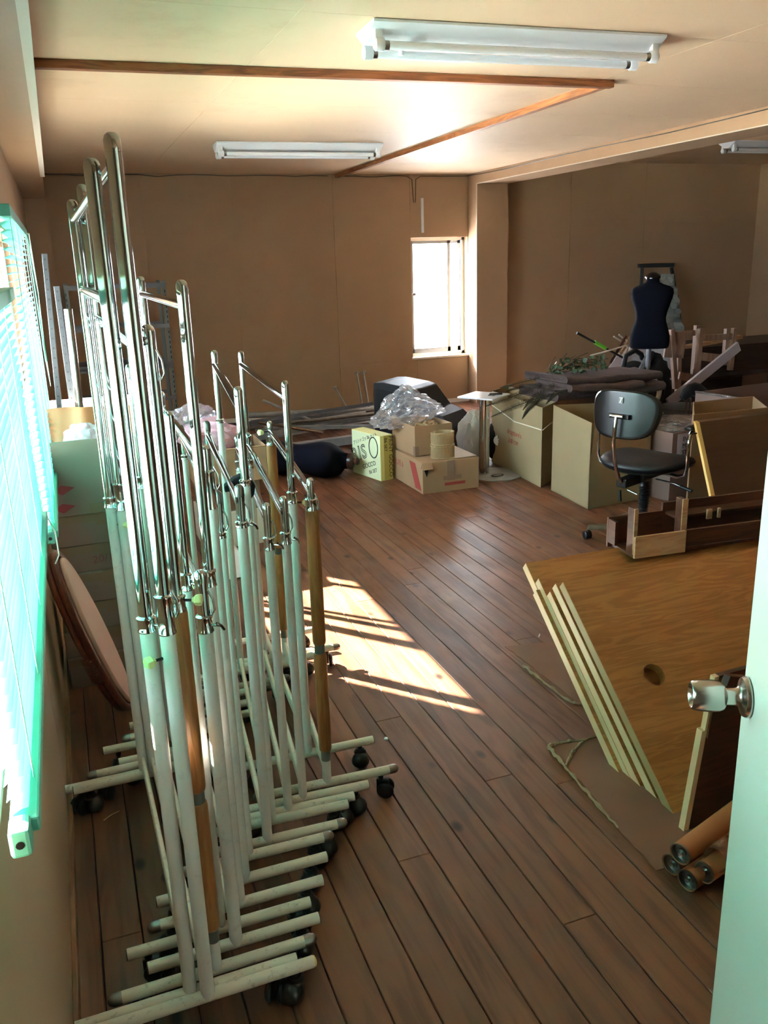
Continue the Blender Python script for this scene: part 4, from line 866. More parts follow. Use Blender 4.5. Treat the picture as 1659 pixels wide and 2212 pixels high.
# ================================================================== OFFICE CHAIR
HB = Vector((2.955, 3.82, 0)); FW = Vector((math.sin(math.radians(68)), math.cos(math.radians(68)), 0)); SD = Vector((FW.y, -FW.x, 0))
CH = thing('office_chair', 'black swivel chair with chrome arms and a star base, its back to the camera', 'chair', HB)
MC = Matrix(((FW.x, SD.x, 0, HB.x), (FW.y, SD.y, 0, HB.y), (0, 0, 1, 0), (0, 0, 0, 1)))   # x forward, y to the sitter's right
K = lambda x, y, z: MC @ Vector((x, y, z))
base = lathe('hub', [(0, .07), (.035, .07), (.04, .085), (.035, .12), (0, .12)], BLACKP, CH, Matrix.Translation(HB), 20)
c0_ = math.atan2((onz(1268, 1165).y-HB.y), (onz(1268, 1165).x-HB.x))
for k in range(5):
    a = c0_+2*PI*k/5; d = Vector((math.cos(a), math.sin(a), 0)); s = Vector((-d.y, d.x, 0)); b = bmesh.new()
    A = [HB+d*.03+s*.02+Vector((0, 0, .072)), HB+d*.03-s*.02+Vector((0, 0, .072)), HB+d*.03-s*.017+Vector((0, 0, .112)), HB+d*.03+s*.017+Vector((0, 0, .112))]
    E_ = [HB+d*.30+s*.016+Vector((0, 0, .062)), HB+d*.30-s*.016+Vector((0, 0, .062)), HB+d*.30-s*.012+Vector((0, 0, .086)), HB+d*.30+s*.012+Vector((0, 0, .086))]
    va = [b.verts.new(p) for p in A]; ve = [b.verts.new(p) for p in E_]; b.faces.new(va[::-1]); b.faces.new(ve)
    for i in range(4): b.faces.new((va[i], va[(i+1) % 4], ve[(i+1) % 4], ve[i]))
    L_ = obj('base_leg', b, CHROMED, CH, bevel=.003)
    q = HB+d*.295; b = bmesh.new(); bm_tube(b, [q+Vector((0, 0, .064)), q+Vector((0, 0, .045))], .008, 10)
    a2 = rf.uniform(0, 6.28); w_ = Vector((math.cos(a2), math.sin(a2), 0)); c_ = q+Vector((w_.y, -w_.x, 0))*.012+Vector((0, 0, .0255))
    c2 = obj('caster', b, BLACKP, CH, smooth=50)
    for sg in (-1, 1):
        b = bmesh.new(); bm_lathe(b, [(0, 0), (.024, 0), (.0255, .004), (.024, .014), (.016, .019), (0, .020)], 18, align(c_+w_*sg*.004, w_*sg)); obj('wheel', b, BLACKP, c2, smooth=40)
b = bmesh.new(); prof = [(0, .11)]
for i in range(16): prof += [(.030, .115+i*.0145), (.024, .122+i*.0145)]
prof += [(.026, .36), (0, .36)]; bm_lathe(b, prof, 18, Matrix.Translation(HB)); obj('gas_column_bellows', b, BLACKP, CH, smooth=60)
b = bmesh.new(); bm_box(b, -.10, .10, -.05, .05, .385, .445, MC); bm_box(b, -.24, -.08, -.03, .03, .37, .42, MC); mech = obj('mechanism', b, BLACKP, CH, bevel=.006)
tube('height_lever', [K(.05, .04, .37), K(.04, .16, .365), K(.03, .24, .35)], .005, CHROME, CH, 8); tube('lever_grip', [K(.033, .20, .358), K(.028, .27, .345)], .010, BLACKP, CH, 10)
tube('tilt_knob', [K(-.22, .03, .36), K(-.22, .09, .345)], .006, CHROME, CH, 8); tube('tilt_knob', [K(-.25, 0, .36), K(-.255, .01, .30)], .009, BLACKP, CH, 10)
# seat
def pad(name, cx, cz, lx, ly, th, m, parent, M, front_drop=0, crown=.012, n=44, e=2.6):
    b = bmesh.new(); rings = []
    for (f, z) in ((.0, th), (.5, th*.98), (.82, th*.86), (.95, th*.6), (1.0, th*.2), (.985, -.002), (.9, -.012), (0, -.014)):
        ring = []
        for j in range(n):
            a = 2*PI*j/n; c, s = math.cos(a), math.sin(a); q = (abs(c)**e+abs(s)**e)**(-1/e)
            x, y = lx*c*q*f, ly*s*q*f; ring.append(b.verts.new(M @ Vector((cx+x, y, cz+z-front_drop*max(0, x/lx)**2+crown*(y/ly)**2*f))))
        rings.append(ring)
    for A, B in zip(rings, rings[1:]):
        for j in range(n): b.faces.new((A[j], A[(j+1) % n], B[(j+1) % n], B[j]))
    b.faces.new(rings[-1][::-1]); bmesh.ops.remove_doubles(b, verts=b.verts, dist=1e-5)
    return obj(name, b, m, parent, smooth=60)
pad('seat_cushion', .02, .47, .25, .235, .045, VINYL, CH, MC, .035)
pad('seat_shell', .02, .455, .243, .23, .014, BLACKP, CH, MC, .035)
# back
MB_ = MC @ Matrix.Translation((-.285, 0, .778)) @ Matrix.Rotation(math.radians(-90), 4, 'Y') @ Matrix.Rotation(math.radians(6), 4, 'Y')
def backpad(name, off, lx, ly, th, m, parent, curve=.06, e=3.2, n=48, dish=0):
    b = bmesh.new(); rings = []
    for (f, z) in ((0, th), (.6, th*.96), (.88, th*.8), (1, th*.3), (1, 0), (.94, -.004), (.93, -.004-dish*-1), (.86, -.004+dish), (0, -.004+dish*1.2)):
        ring = []
        for j in range(n):
            a = 2*PI*j/n; c, s = math.cos(a), math.sin(a); q = (abs(c)**e+abs(s)**e)**(-1/e); x, y = lx*c*q*f, ly*s*q*f*(1+.10*c*f)
            ring.append(b.verts.new(MB_ @ Vector((x, y, -(z+off)-curve*(y/ly)**2*f))))
        rings.append(ring)
    for A, B in zip(rings, rings[1:]):
        for j in range(n): b.faces.new((A[j], A[(j+1) % n], B[(j+1) % n], B[j]))
    bmesh.ops.remove_doubles(b, verts=b.verts, dist=1e-5); return obj(name, b, m, parent, smooth=50)
backpad('backrest_shell', 0, .128, .200, .012, SHELL, CH, dish=.0045)
backpad('backrest_pad', .014, .121, .192, .03, VINYL, CH)
ou = lambda x, y, z: MB_ @ Vector((x, y, z))
b = bmesh.new(); bm_box(b, -.022, .004, -.060, .060, -.006, .014, MB_); obj('back_bracket', b, BLACKP, CH, bevel=.004)
b = bmesh.new(); bm_tube(b, [ou(-.008, -.038, .028), ou(-.008, .038, .028)], .011, 12); obj('bracket_tube', b, CHROME, CH, smooth=50)
b = bmesh.new(); bm_box(b, .060, .090, -.011, .011, -.003, .0062, MB_); bd = obj('maker_plate', b, mat('plate_white', (214, 214, 210), .5), CH, bevel=.001)
b = bmesh.new(); bm_box(b, .063, .087, -.0085, .0085, .0062, .0068, MB_); obj('plate_field', b, BLACKP, bd)
b = bmesh.new()
for d in (-.004, .004): bm_prism(b, [ou(.064, -.008+.004+d*.6, .0069), ou(.064, -.004+.004+d*.6, .0069), ou(.086, .004+d*.6, .0069), ou(.086, .000+d*.6, .0069)], (0, 0, 0), ou(0, 0, .0004)-ou(0, 0, 0))
obj('plate_mark', b, MATS['plate_white'], bd)
tube('back_stem', [ou(-.008, 0, .03), ou(-.06, 0, .036), ou(-.15, 0, .034), K(-.31, 0, .52), K(-.27, 0, .44), K(-.21, 0, .37)], .0105, CHROME, CH, 14)
for sg in (-1, 1):
    tube('arm_tube', [K(.0, sg*.08, .43), K(-.04, sg*.22, .43), K(-.05, sg*.262, .445), K(-.055, sg*.275, .49), K(-.055, sg*.275, .62), K(-.045, sg*.275, .665), K(-.02, sg*.275, .685), K(.06, sg*.275, .690)], .0105, CHROME, CH, 14)
    b = bmesh.new(); bm_lathe(b, [(0, -.13), (.016, -.125), (.022, -.09), (.020, .0), (.018, .08), (.012, .12), (0, .125)], 16, MC @ Matrix.Translation((.05, sg*.275, .703)) @ Matrix.Rotation(PI/2, 4, 'Y'), .62, 1.25); obj('arm_pad', b, BLACKP, CH, smooth=50)
# ================================================================== STANDING DRESS FORM
mp_ = Vector((4.62, 6.02, 0)); zt_ = ony(1412, 582, 6.02).z; zb_ = ony(1400, 752, 6.02).z
t = thing('dress_form', 'navy dress form torso standing on a chrome pole with a dark glossy neck', 'mannequin', mp_)
sc_ = (zt_-zb_-.07)/.70
torso(t, Matrix.Translation((mp_.x, mp_.y, zb_)) @ Matrix.Rotation(-.55, 4, 'Z') @ Matrix.Diagonal((sc_*1.13, sc_*1.1, sc_, 1)), NAVY)
lathe('neck_cap', [(0, 0), (.057, 0), (.058, .012), (.052, .03), (.03, .048), (0, .056)], mat('dark_gloss', (26, 18, 18), .12), t, Matrix.Translation((mp_.x, mp_.y, zb_+.695*sc_)), 28)
for a in (.6, 3.5): lathe('screw_button', [(0, 0), (.010, 0), (.012, .004), (.006, .008), (0, .008)], CHROME, t, align((mp_.x+.055*math.cos(a-.9), mp_.y+.055*math.sin(a-.9)-.0, zb_+.70*sc_+.01), (math.cos(a-.9), math.sin(a-.9), 0)), 12)
tube('pole', [(mp_.x, mp_.y, .0), (mp_.x, mp_.y, zb_+.03)], .013, CHROMED, t, 14); tube('pole_sleeve', [(mp_.x, mp_.y, zb_-.16), (mp_.x, mp_.y, zb_)], .02, STEELG, t, 14)
lathe('stand_base', [(0, .03), (.05, .028), (.16, .012), (.18, 0), (0, 0)], DARKM, t, Matrix.Translation(mp_), 32)
# ================================================================== BOARD STACK ON THE RIGHT
SL = Vector((0, .62, .50)).normalized()          # up the leaning boards
NB = Vector((0, -.50, .62)).normalized()         # off their faces
def on_lean(px, py, y0):
    """meets the plane that stands on the floor line y = y0 and leans back"""
    d = _ray(px, py); P0 = Vector((0, y0, 0)); k = (P0-EY).dot(NB)/d.dot(NB); return EY+d*k
def board(label, y0, x_left, top, length, width, th=.024, edge=None, hole=None, cut=None, name='table_board'):
    t = thing(name, label, 'board', (x_left, y0, 0), 'wood-grain boards leaning in a stack')
    ua = Vector((1, 0, 0)); O = Vector((x_left, y0, 0)) + SL*(top-width)
    b = bmesh.new(); pts = [(0, 0), (length, 0), (length, width), (0, width)]
    if cut: pts = [(0, 0), (length, 0), (length, width), (0, width)]
    w3 = lambda q, dz: O+ua*q[0]+SL*q[1]-NB*dz
    outer = [b.verts.new(w3(q, 0)) for q in pts]; es = [b.edges.new((outer[i], outer[(i+1) % 4])) for i in range(4)]
    if hole:
        n = 28; hv = [b.verts.new(w3((hole[0]+hole[2]*math.cos(2*PI*i/n), hole[1]+hole[2]*math.sin(2*PI*i/n)), 0)) for i in range(n)]; es += [b.edges.new((hv[i], hv[(i+1) % n])) for i in range(n)]
    bmesh.ops.triangle_fill(b, edges=es, use_beauty=True)
    g = bmesh.ops.extrude_face_region(b, geom=b.faces[:]); bmesh.ops.translate(b, verts=[v for v in g['geom'] if isinstance(v, bmesh.types.BMVert)], vec=-NB*th)
    obj('board_panel', b, MELA, t)
    b = bmesh.new(); bm_prism(b, [w3((-.0012, .0005), .001), w3((-.0012, width-.0005), .001), w3((-.0012, width-.0005), th-.001), w3((-.0012, .0005), th-.001)], (0, 0, 0), (.0011, 0, 0)); obj('side_edge', b, edge or EDGEO, t)
    b = bmesh.new(); bm_prism(b, [w3((0, -.0012), .001), w3((length, -.0012), .001), w3((length, -.0012), th-.001), w3((0, -.0012), th-.001)], (0, 0, 0), SL*.0011); obj('bottom_edge', b, MELA, t)
    return t
def ext(y0, top_px, bot_px):
    A, B_ = on_lean(*top_px, y0), on_lean(*bot_px, y0); o = Vector((0, y0, 0)); return (A-o).dot(SL), (B_-o).dot(SL), (A.x+B_.x)/2
Y0s = [1.995, 1.958, 1.92, 1.87, 1.80, 1.72]
specs = [('backmost leaning board, its top corner highest and clear of the others', (1131, 1217), (1340, 1652), EDGEO, None),
         ('second leaning board from the back, pale edge catching sun', (1146, 1277), (1352, 1668), EDGEO, None),
         ('third leaning board from the back, between two pale edges', (1160, 1250), (1368, 1685), EDGEO, None),
         ('fourth leaning board with the widest sunlit left edge', (1185, 1278), (1390, 1703), EDGEO, None),
         ('fifth leaning board, second from the front', (1190, 1262), (1456, 1775), EDGEO, None),
         ('frontmost leaning board with the round cable hole', (1199, 1260), (1474, 1752), EDGEG, 1)]
for (lab, tp, bt, e, h), y0 in zip(specs, Y0s):
    top, bot, xl = ext(y0, tp, bt)
    hc = None
    if h: q = on_lean(1413, 1457, y0); hc = (q.x-xl, (q-Vector((0, y0, 0))).dot(SL)-max(0, bot), .038)
    bot = max(0.0, bot); board(lab, y0, xl, top, 1.15, top-bot, .034, e, hc)
# low wooden pigeonhole resting across the tops of the boards
PH = thing('wooden_pigeonhole', 'long brown wooden pigeonhole unit lying across the leaning boards', 'shelf', (2.0, 2.6, .45))
yb = 2.50; wd = .16; SX = (ony(1372, 1185, yb).x, ony(1476, 1170, yb).x); zlo = ony(1375, 1207, yb).z; zhi = ony(1368, 1162, yb).z
sh = Matrix.Translation((SX[0], yb, zlo)) @ Matrix.Rotation(math.radians(-4), 4, 'Z')
hh = zhi-zlo; Ls = 1.15
def pbx(nm, q, m): b = bmesh.new(); bm_box(b, *q, sh); return obj(nm, b, m, PH, bevel=.001)
pbx('front_board', (0, SX[1]-SX[0], 0, .012, 0, hh), PINE)
pbx('front_board', (SX[1]-SX[0]+.004, Ls, .004, .016, 0.02, hh), WALN)
pbx('bottom_board', (0, Ls, .012, wd, 0.0, .012), WALN)
zbk = ony(1420, 1102, yb+wd).z-zlo; zbr = ony(1520, 1070, yb+wd).z-zlo
pbx('back_board', (-.02, SX[1]-SX[0], wd, wd+.012, 0, zbk), WALN); pbx('back_board', (SX[1]-SX[0], Ls, wd, wd+.012, 0, zbr), WALN)
pbx('divider', (.0, .014, .016, .060, .012, hh+.105), WALN); pbx('divider_edge', (-.001, .015, .0125, .018, .012, hh+.107), PINE)
pbx('divider', (SX[1]-SX[0]-.014, SX[1]-SX[0]+.006, .016, .06, .012, hh+.12), WALN); pbx('divider_edge', (SX[1]-SX[0]-.016, SX[1]-SX[0]+.008, .0125, .018, .03, hh+.122), PINE); pbx('end_lip', (-.02, -.008, .11, wd, .02, hh+.03), WALN)
pbx('top_board', (SX[1]-SX[0]+.012, Ls, .09, wd, hh+.02, hh+.032), WALN)
for q in (.37, .42): pbx('tenon_end', (q, q+(.022 if q < .4 else .012), .080, .0895, hh+.005, hh+.045), PINE)
# brown cardboard strip above, further boards leaning by the door
LP = thing('dark_board', 'dark brown board with a pale edge standing beside the door', 'board', (1.5, 1.65, 0))
A = Vector((1.50, 1.65, 0)); u = (ony(1549, 1462, 1.70)-A).normalized(); v = Vector((1, .05, 0)).normalized(); nn = u.cross(v).normalized()
hgt = (ony(1549, 1462, 1.70)-A).length
b = bmesh.new(); bm_prism(b, [A, A+v*.6, A+v*.6+u*hgt, A+u*hgt], (0, 0, 0), -nn*.02 if nn.y < 0 else nn*.02); obj('panel_board', b, WALN, LP)
b = bmesh.new(); bm_prism(b, [A-v*.018, A, A+u*hgt*.66, A-v*.018+u*hgt*.66], (0, -.001, 0), (0, .021, 0)); obj('side_edge', b, EDGEO, LP)
b = bmesh.new(); bm_prism(b, [A-v*.008+u*hgt*.63, A+v*.008+u*hgt*.60, A+v*.008+u*hgt, A-v*.008+u*hgt*1.0], (0, -.006, 0), (0, .012, 0)); obj('side_edge', b, EDGEO, LP)
q = ony(1590, 1470, 1.6); b = bmesh.new(); bm_box(b, -.05, .3, -.01, .01, -.015, .015, Matrix.Translation(q) @ Matrix.Rotation(.35, 4, 'Y') @ Matrix.Rotation(.2, 4, 'Z')); 
tag(obj('wood_block', b, WALN, bevel=.002), 'short brown wood block lying on the dark board just above the door knob', 'wood block')
# cardboard tubes with metal ends
TUB = mat('kraft_tube', (178, 116, 74), .55, var=.06, vscale=8)
ends = [((1469, 1845), .092, 'upper left of the four capped cardboard tubes'), ((1450, 1868), .034, 'leftmost of the four capped cardboard tubes, mostly hidden'), ((1484, 1902), .031, 'lowest of the four capped cardboard tubes'), ((1520, 1885), .062, 'rightmost of the four capped cardboard tubes')]
cts = []
for (p, z_, lab), off in zip(ends, ((0, .03), (0, .05), (0, 0), (0, 0))):
    c = onz(p[0], p[1], z_); ax_ = Vector((.93, .30, 0)).normalized() if 'upper' in lab else Vector((.95, .24, 0)).normalized()
    t = thing('cardboard_tube', lab, 'tube', c, 'capped cardboard tubes'); b = bmesh.new(); R_ = .0285
    bm_lathe(b, [(R_-.003, 0), (R_, 0), (R_, .75), (0, .75)], 28, align(c, ax_)); obj('tube_body', b, TUB, t, smooth=40)
    lathe('metal_cap', [(R_-.001, -.002), (R_+.0006, -.002), (R_+.0006, .004), (R_-.002, .001), (R_-.004, .012), (.012, .012), (.010, .007), (0, .007)], CHROMED, t, align(c, ax_), 28)
    lathe('cap_dimple', [(0, -.001), (.006, -.001), (.006, .008), (0, .008)], CHROME, t, align(c, ax_), 12)
b = bmesh.new(); c = onz(1545, 1858, .10); bm_tube(b, [c+Vector((.93, .3, 0))*k*.02 for k in range(5)], [.033, .0325, .034, .033, .032], 20, False); 
tag(obj('film_wrap', b, clear('brown_film', (.6, .42, .3), .3, .1, .8, 30, haze=.35, hazecol=(.35, .2, .12)), smooth=40), 'torn brown film wrapped round the capped tubes', 'film')
# flattened cardboard with torn edges under the boards
CT = mat('torn_card', (150, 130, 104), .9, var=.2, vscale=30)
def floorcard(label, pts, seed, z=.004):
    rr = random.Random(seed); P_ = [onz(*p, z) for p in pts]; Q = []
    for i, a in enumerate(P_):
        d = P_[(i+1) % len(P_)]; n = max(1, int((d-a).length/.03))
        for k in range(n): Q.append(a.lerp(d, k/n)+Vector((rr.uniform(-1, 1), rr.uniform(-1, 1), 0))*.003)
    b = bmesh.new(); vs = [b.verts.new(q-Vector((0, 0, .0035))) for q in Q]; f = b.faces.new(vs); g = bmesh.ops.extrude_face_region(b, geom=[f]); bmesh.ops.translate(b, verts=[v for v in g['geom'] if isinstance(v, bmesh.types.BMVert)], vec=(0, 0, .0035)); bmesh.ops.triangulate(b, faces=b.faces[:])
    o = tag(obj('cardboard_sheet', b, mat('floor_card', (118, 82, 64), .8, var=.08, vscale=6)), label, 'cardboard'); return o, P_
o1, _ = floorcard('flattened cardboard on the floor with one corner by the sunlit patch', [(1092, 1396), (1165, 1388), (1260, 1390), (1420, 1500), (1330, 1600), (1265, 1530)], 1)
o2, P2 = floorcard('flattened cardboard with a torn corner in front of the leaning boards', [(1184, 1612), (1250, 1603), (1310, 1585), (1500, 1600), (1700, 1780), (1420, 1880), (1345, 1800), (1265, 1700)], 2, .0045)
for oo, pl_ in ((o1, [(1130, 1437), (1175, 1475), (1230, 1515), (1262, 1524)]), (o2, [(1184, 1612), (1222, 1660), (1268, 1712), (1345, 1800)]), (o2, [(1184, 1612), (1212, 1604), (1262, 1598), (1310, 1583)]), (o2, [(1222, 1655), (1235, 1625), (1262, 1600)])):
    rr = random.Random(4); P_ = [onz(*p, .007) for p in pl_]; b = bmesh.new(); S = []
    for a, d in zip(P_, P_[1:]):
        for k in range(9): S.append(a.lerp(d, k/9)+Vector((rr.uniform(-.003, .003), rr.uniform(-.003, .003), rr.uniform(-.001, .003))))
    bm_tube(b, S, [rr.uniform(.003, .008) for _ in S], 5, True, 1); obj('torn_strip', b, CT, oo)
def scrap(label, p, l, a, m=CT, r=.0025):
    c = onz(*p, r); d = Vector((math.cos(a), math.sin(a), 0))*l; b = bmesh.new(); bm_tube(b, [c-d, c+Vector((0, 0, .003)), c+d], r, 6); tag(obj('paper_scrap', b, m), label, 'scrap')
scrap('small curled white paper scrap near the top corner of the boards', (1165, 1373), .014, .9, mat('white_paper', (0, 0, 0)))
scrap('pale splinter on the planks left of the nearest racks', (241, 1762), .028, .55, PINE, .0015)
b = bmesh.new(); bm_lathe(b, [(0, .008), (.006, .006), (.008, .002), (.007, 0), (0, 0)], 10, Matrix.Translation(onz(834, 1597))); tag(obj('pebble', b, MATS['white_paper'], smooth=60), 'tiny white pellet on the floor beyond the wood-wrapped rack', 'scrap')
# ================================================================== DOOR
DH = Vector((.97, .98, 0)); az = math.radians(28); dn = Vector((-math.cos(az), math.sin(az), 0)); dd = Vector((-math.sin(az), -math.cos(az), 0))
e0 = _ray(1604, 1510); kk = 1.37; DH = Vector((EY.x+e0.x*kk, EY.y+e0.y*kk, 0))
door = thing('door_1', '', '', DH); del door['label']; del door['category']; struct(door)
DOORM = mat('door_white', (214, 222, 210), .38)
b = bmesh.new(); bm_prism(b, [DH, DH+dd*.80, DH+dd*.80-dn*.036, DH-dn*.036], (0, 0, .008), (0, 0, 2.02)); obj('door_leaf', b, DOORM, door, bevel=.0015)
kp = EY+_ray(1619, 1507)*1.0; 
# knob stands on the leaf's face near the free edge
d_ = _ray(1617, 1506); tt = (DH-EY).dot(dn)/d_.dot(dn); kp = EY+d_*tt
MK = align(kp, dn)
kn = lathe('door_knob', [(0, 0), (.030, 0), (.0325, .002), (.0325, .006), (.030, .010), (.020, .013), (.0155, .016), (.0135, .022), (.0135, .034), (.0165, .038)], CHROMED if False else mat('brushed_steel', (190, 186, 180), .22, 1), door, MK, 36)
lathe('knob_grip', [(.0165, .036), (.0215, .039), (.0245, .046), (.0255, .056), (.0245, .078), (.0225, .086), (.020, .088), (.018, .086), (.015, .078), (.006, .077), (0, .077)], MATS['brushed_steel'], door, MK, 36)
lathe('key_cylinder', [(0, .083), (.007, .083), (.0085, .081), (.0085, .076), (0, .076)], CHROME, door, MK, 20)
b = bmesh.new(); bm_box(b, -.001, .001, -.005, .005, .083, .0835, MK); obj('keyhole', b, BLACKP, door)
e_m = (DH-dn*.018)+Vector((0, 0, kp.z)); b = bmesh.new(); bm_box(b, -.011, .011, -.03, .03, -.0005, .0008, align(e_m-dd*.0, -dd) ); obj('latch_plate', b, MATS['brushed_steel'], door)
struct(box('trim_7', .60, .635, YN-.04, YN+.12, 0, 2.06, ALUW))
# ================================================================== CLUTTER AT THE BACK RIGHT
def bar(name, p0, p1, w_, d_, m, parent=None, label=None, cat='plank', group=None, depth=Vector((0, 1, 0))):
    """rectangular bar between two points: w_ across, d_ deep"""
    p0, p1 = Vector(p0), Vector(p1); u = (p1-p0).normalized(); v = u.cross(depth).normalized()*w_/2; k = depth*d_
    b = bmesh.new(); bm_prism(b, [p0-v, p0+v, p0+v+k, p0-v+k], p0, p1); o = obj(name, b, m, parent, bevel=.0015)
    if label: tag(o, label, cat, group)
    return o
# dark desk with a ledge
Yd = 6.6; xa_, xb_ = ony(1448, 800, Yd).x, XR-.35; zt1, zt2 = ony(1560, 747, Yd).z, ony(1560, 806, Yd).z
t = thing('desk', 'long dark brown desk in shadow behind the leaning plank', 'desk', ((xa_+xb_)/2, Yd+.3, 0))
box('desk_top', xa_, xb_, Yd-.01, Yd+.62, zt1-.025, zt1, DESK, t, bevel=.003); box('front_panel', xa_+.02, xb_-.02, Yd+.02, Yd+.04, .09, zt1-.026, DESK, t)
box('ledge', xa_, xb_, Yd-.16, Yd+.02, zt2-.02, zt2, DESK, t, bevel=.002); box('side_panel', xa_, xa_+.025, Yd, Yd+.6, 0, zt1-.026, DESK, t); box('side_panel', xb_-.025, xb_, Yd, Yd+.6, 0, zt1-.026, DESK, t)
# timber heap left of it
for k, (p0, p1, w_) in enumerate((((1398, 808), (1500, 818), .05), ((1400, 822), (1490, 832), .05), ((1402, 838), (1480, 848), .05), ((1460, 755), (1605, 728), .035))):
    bar('timber', ony(*p0, 6.9-k*.1), ony(*p1, 6.95-k*.1), w_, .06, (STOOLW, WALNP, STOOLW, PINE)[k], None, ('topmost brown timber in the short heap behind the black bag', 'middle brown timber in the short heap behind the black bag', 'lowest brown timber in the short heap behind the black bag', 'light timber lying along the back of the dark desk')[k], 'timber')
# two upturned wooden stools
def stool(label, legs, rails, Y, dy=.30):
    c = ony(*legs[0][0], Y); t = thing('wooden_stool', label, 'stool', c, 'upturned wooden stools')
    for (a, b_), off in zip(legs, (0, 0, dy, dy)): bar('leg', ony(*b_, Y)+Vector((0, off, 0)), ony(*a, Y)+Vector((0, off, 0)), .042, .04, STOOLW, t)
    for a, b_, w_ in rails: bar('rail', ony(*a, Y)+Vector((0, .012, 0)), ony(*b_, Y)+Vector((0, .012, 0)), w_, .02, STOOLW, t)
    return t
stool('left upturned wooden stool, its legs pointing up beside the standing dress form', [((1454, 712), (1462, 840)), ((1509, 703), (1500, 820)), ((1478, 742), (1474, 868)), ((1520, 712), (1508, 820))], [((1452, 724), (1508, 719), .05), ((1440, 748), (1482, 750), .20), ((1470, 812), (1502, 818), .07)], 6.35, .05)
stool('right upturned wooden stool, its legs pointing up over the desk', [((1517, 710), (1507, 830)), ((1590, 709), (1580, 800)), ((1524, 712), (1516, 800)), ((1583, 711), (1576, 790))], [((1520, 731), (1584, 727), .055), ((1514, 770), (1578, 777), .075)], 6.25, .05)
bar('long_plank', ony(1446, 872, 5.9), ony(1598, 748, 6.0), .085, .03, mat('pale_grey_plank', (176, 170, 182), .55, var=.06), None, 'long pale grey plank leaning up to the right across the desk', 'plank')
crumple('orange_cloth', tuple(ony(1452, 780, 6.8)), (.07, .05), .04, mat('orange_cloth', (236, 110, 40), .7), 'small bright orange cloth on the timber behind the stools', 'cloth', 50, 3, .4)
# picture-frame like stand with bubble wrap leaning on the far wall
Yw = 8.55
t = thing('easel_frame', 'grey metal frame leaning on the far wall behind the dress form', 'frame', (ony(1420, 571, Yw).x, 8.6, 0))
A, B_ = ony(1385, 574, 8.7), ony(1454, 573, 8.7); bar('top_bar', A+Vector((-.03, 0, 0)), B_+Vector((.02, 0, 0)), .045, .03, STEELD, t)
for p0, p1 in (((1389, 578), (1370, 860)), ((1452, 578), (1490, 860))): P1 = ony(*p1, 8.45); P0 = ony(*p0, 8.70); P1.z = max(P1.z, 0); bar('leg', P0, P1, .035, .025, STEELD, t)
for yy in (640, 700): bar('rung', ony(1385, yy, 8.6), ony(1466, yy, 8.6), .025, .02, STEELD, t)
b = bmesh.new(); rr = random.Random(6); prev = None
for i in range(22):
    v_ = i/21; y_ = 592+v_*130; xl_, xr_ = 1408+v_*10, 1456+v_*22; row = []
    for j in range(8):
        q = ony(xl_+(xr_-xl_)*j/7, y_, 8.50-v_*.06); row.append(b.verts.new(q+Vector((0, rr.uniform(-.03, .03), rr.uniform(-.006, .006)))))
    if prev:
        for j in range(7): b.faces.new((prev[j], row[j], row[j+1], prev[j+1]))
    prev = row
tag(obj('bubble_wrap', b, BUBBLE, smooth=20), 'crinkled bubble wrap hanging on the metal frame behind the dress form', 'bubble wrap')
# sunlit sticks and handles
SG = 'sticks and handles poking out of the sunlit heap'
def stick(label, a, c, Ya, Yc, r, m, parent=None): o = tube('stick', [ony(*a, Ya), ony(*c, Yc)], r, m, parent, 8); return tag(o, label, 'stick', SG) if label else o
o = stick('dark stick with a bright green grip sticking out to the left', (1246, 719), (1350, 775), 7.3, 7.4, .012, BLACKP)
tube('green_grip', [ony(1284, 739, 7.34), ony(1308, 752, 7.36)], .019, mat('green_grip', (110, 214, 60), .5), o, 10)
stick('light wooden stick rising steeply by the dress form', (1362, 728), (1312, 812), 7.6, 7.35, .016, PINE)
stick('dark wooden stick crossing in front of the light one', (1352, 726), (1318, 785), 7.5, 7.4, .015, WALN)
for k, (a, c) in enumerate((((1326, 727), (1356, 745)), ((1337, 723), (1362, 742)), ((1300, 845), (1352, 752)), ((1309, 845), (1358, 765)), ((1330, 850), (1364, 748)))):
    stick(('white rod tip highest in the sunlit heap', 'second white rod tip right of the highest one', 'sunlit white slat furthest left in the heap', 'sunlit white slat in the middle of the heap', 'sunlit white slat nearest the dress form')[k], a, c, 7.5, 7.6, (.009, .009, .02, .018, .02)[k], (ALUW, ALUW, CARDW, PINE, CARDW)[k])
tag(tube('wire_hoop', [ony(1275, 775, 7.2), ony(1276, 768, 7.2), ony(1300, 762, 7.25), ony(1352, 746, 7.3), ony(1358, 752, 7.3)], .008, ALUW, None, 8), 'bright bent white tube arching over the ivy', 'tube')
pk = thing('paper_heap', 'sunlit heap of white papers beneath the standing dress form', 'paper', ony(1360, 800, 7.5))
for k in range(9):
    c = ony(1330+k*9, 800-rf.uniform(-14, 22), 7.5+rf.uniform(-.1, .1)); s = rf.uniform(.06, .13); a = rf.uniform(-1, 1); e1 = Vector((math.cos(a), .3, math.sin(a)))*s; e2 = Vector((-math.sin(a), .1, math.cos(a)))*s*1.2
    b = bmesh.new(); bm_prism(b, [c-e1-e2, c+e1-e2, c+e1+e2, c-e1+e2], (0, 0, 0), (0, .004, 0)); obj('paper', b, MATS['white_paper'], pk)
box_ = carton('low_carton', 'low carton holding the heap of sunlit papers and sticks', (4.75, 7.2), .1, .8, .5, 0, .36, CARDD, openbox=True)
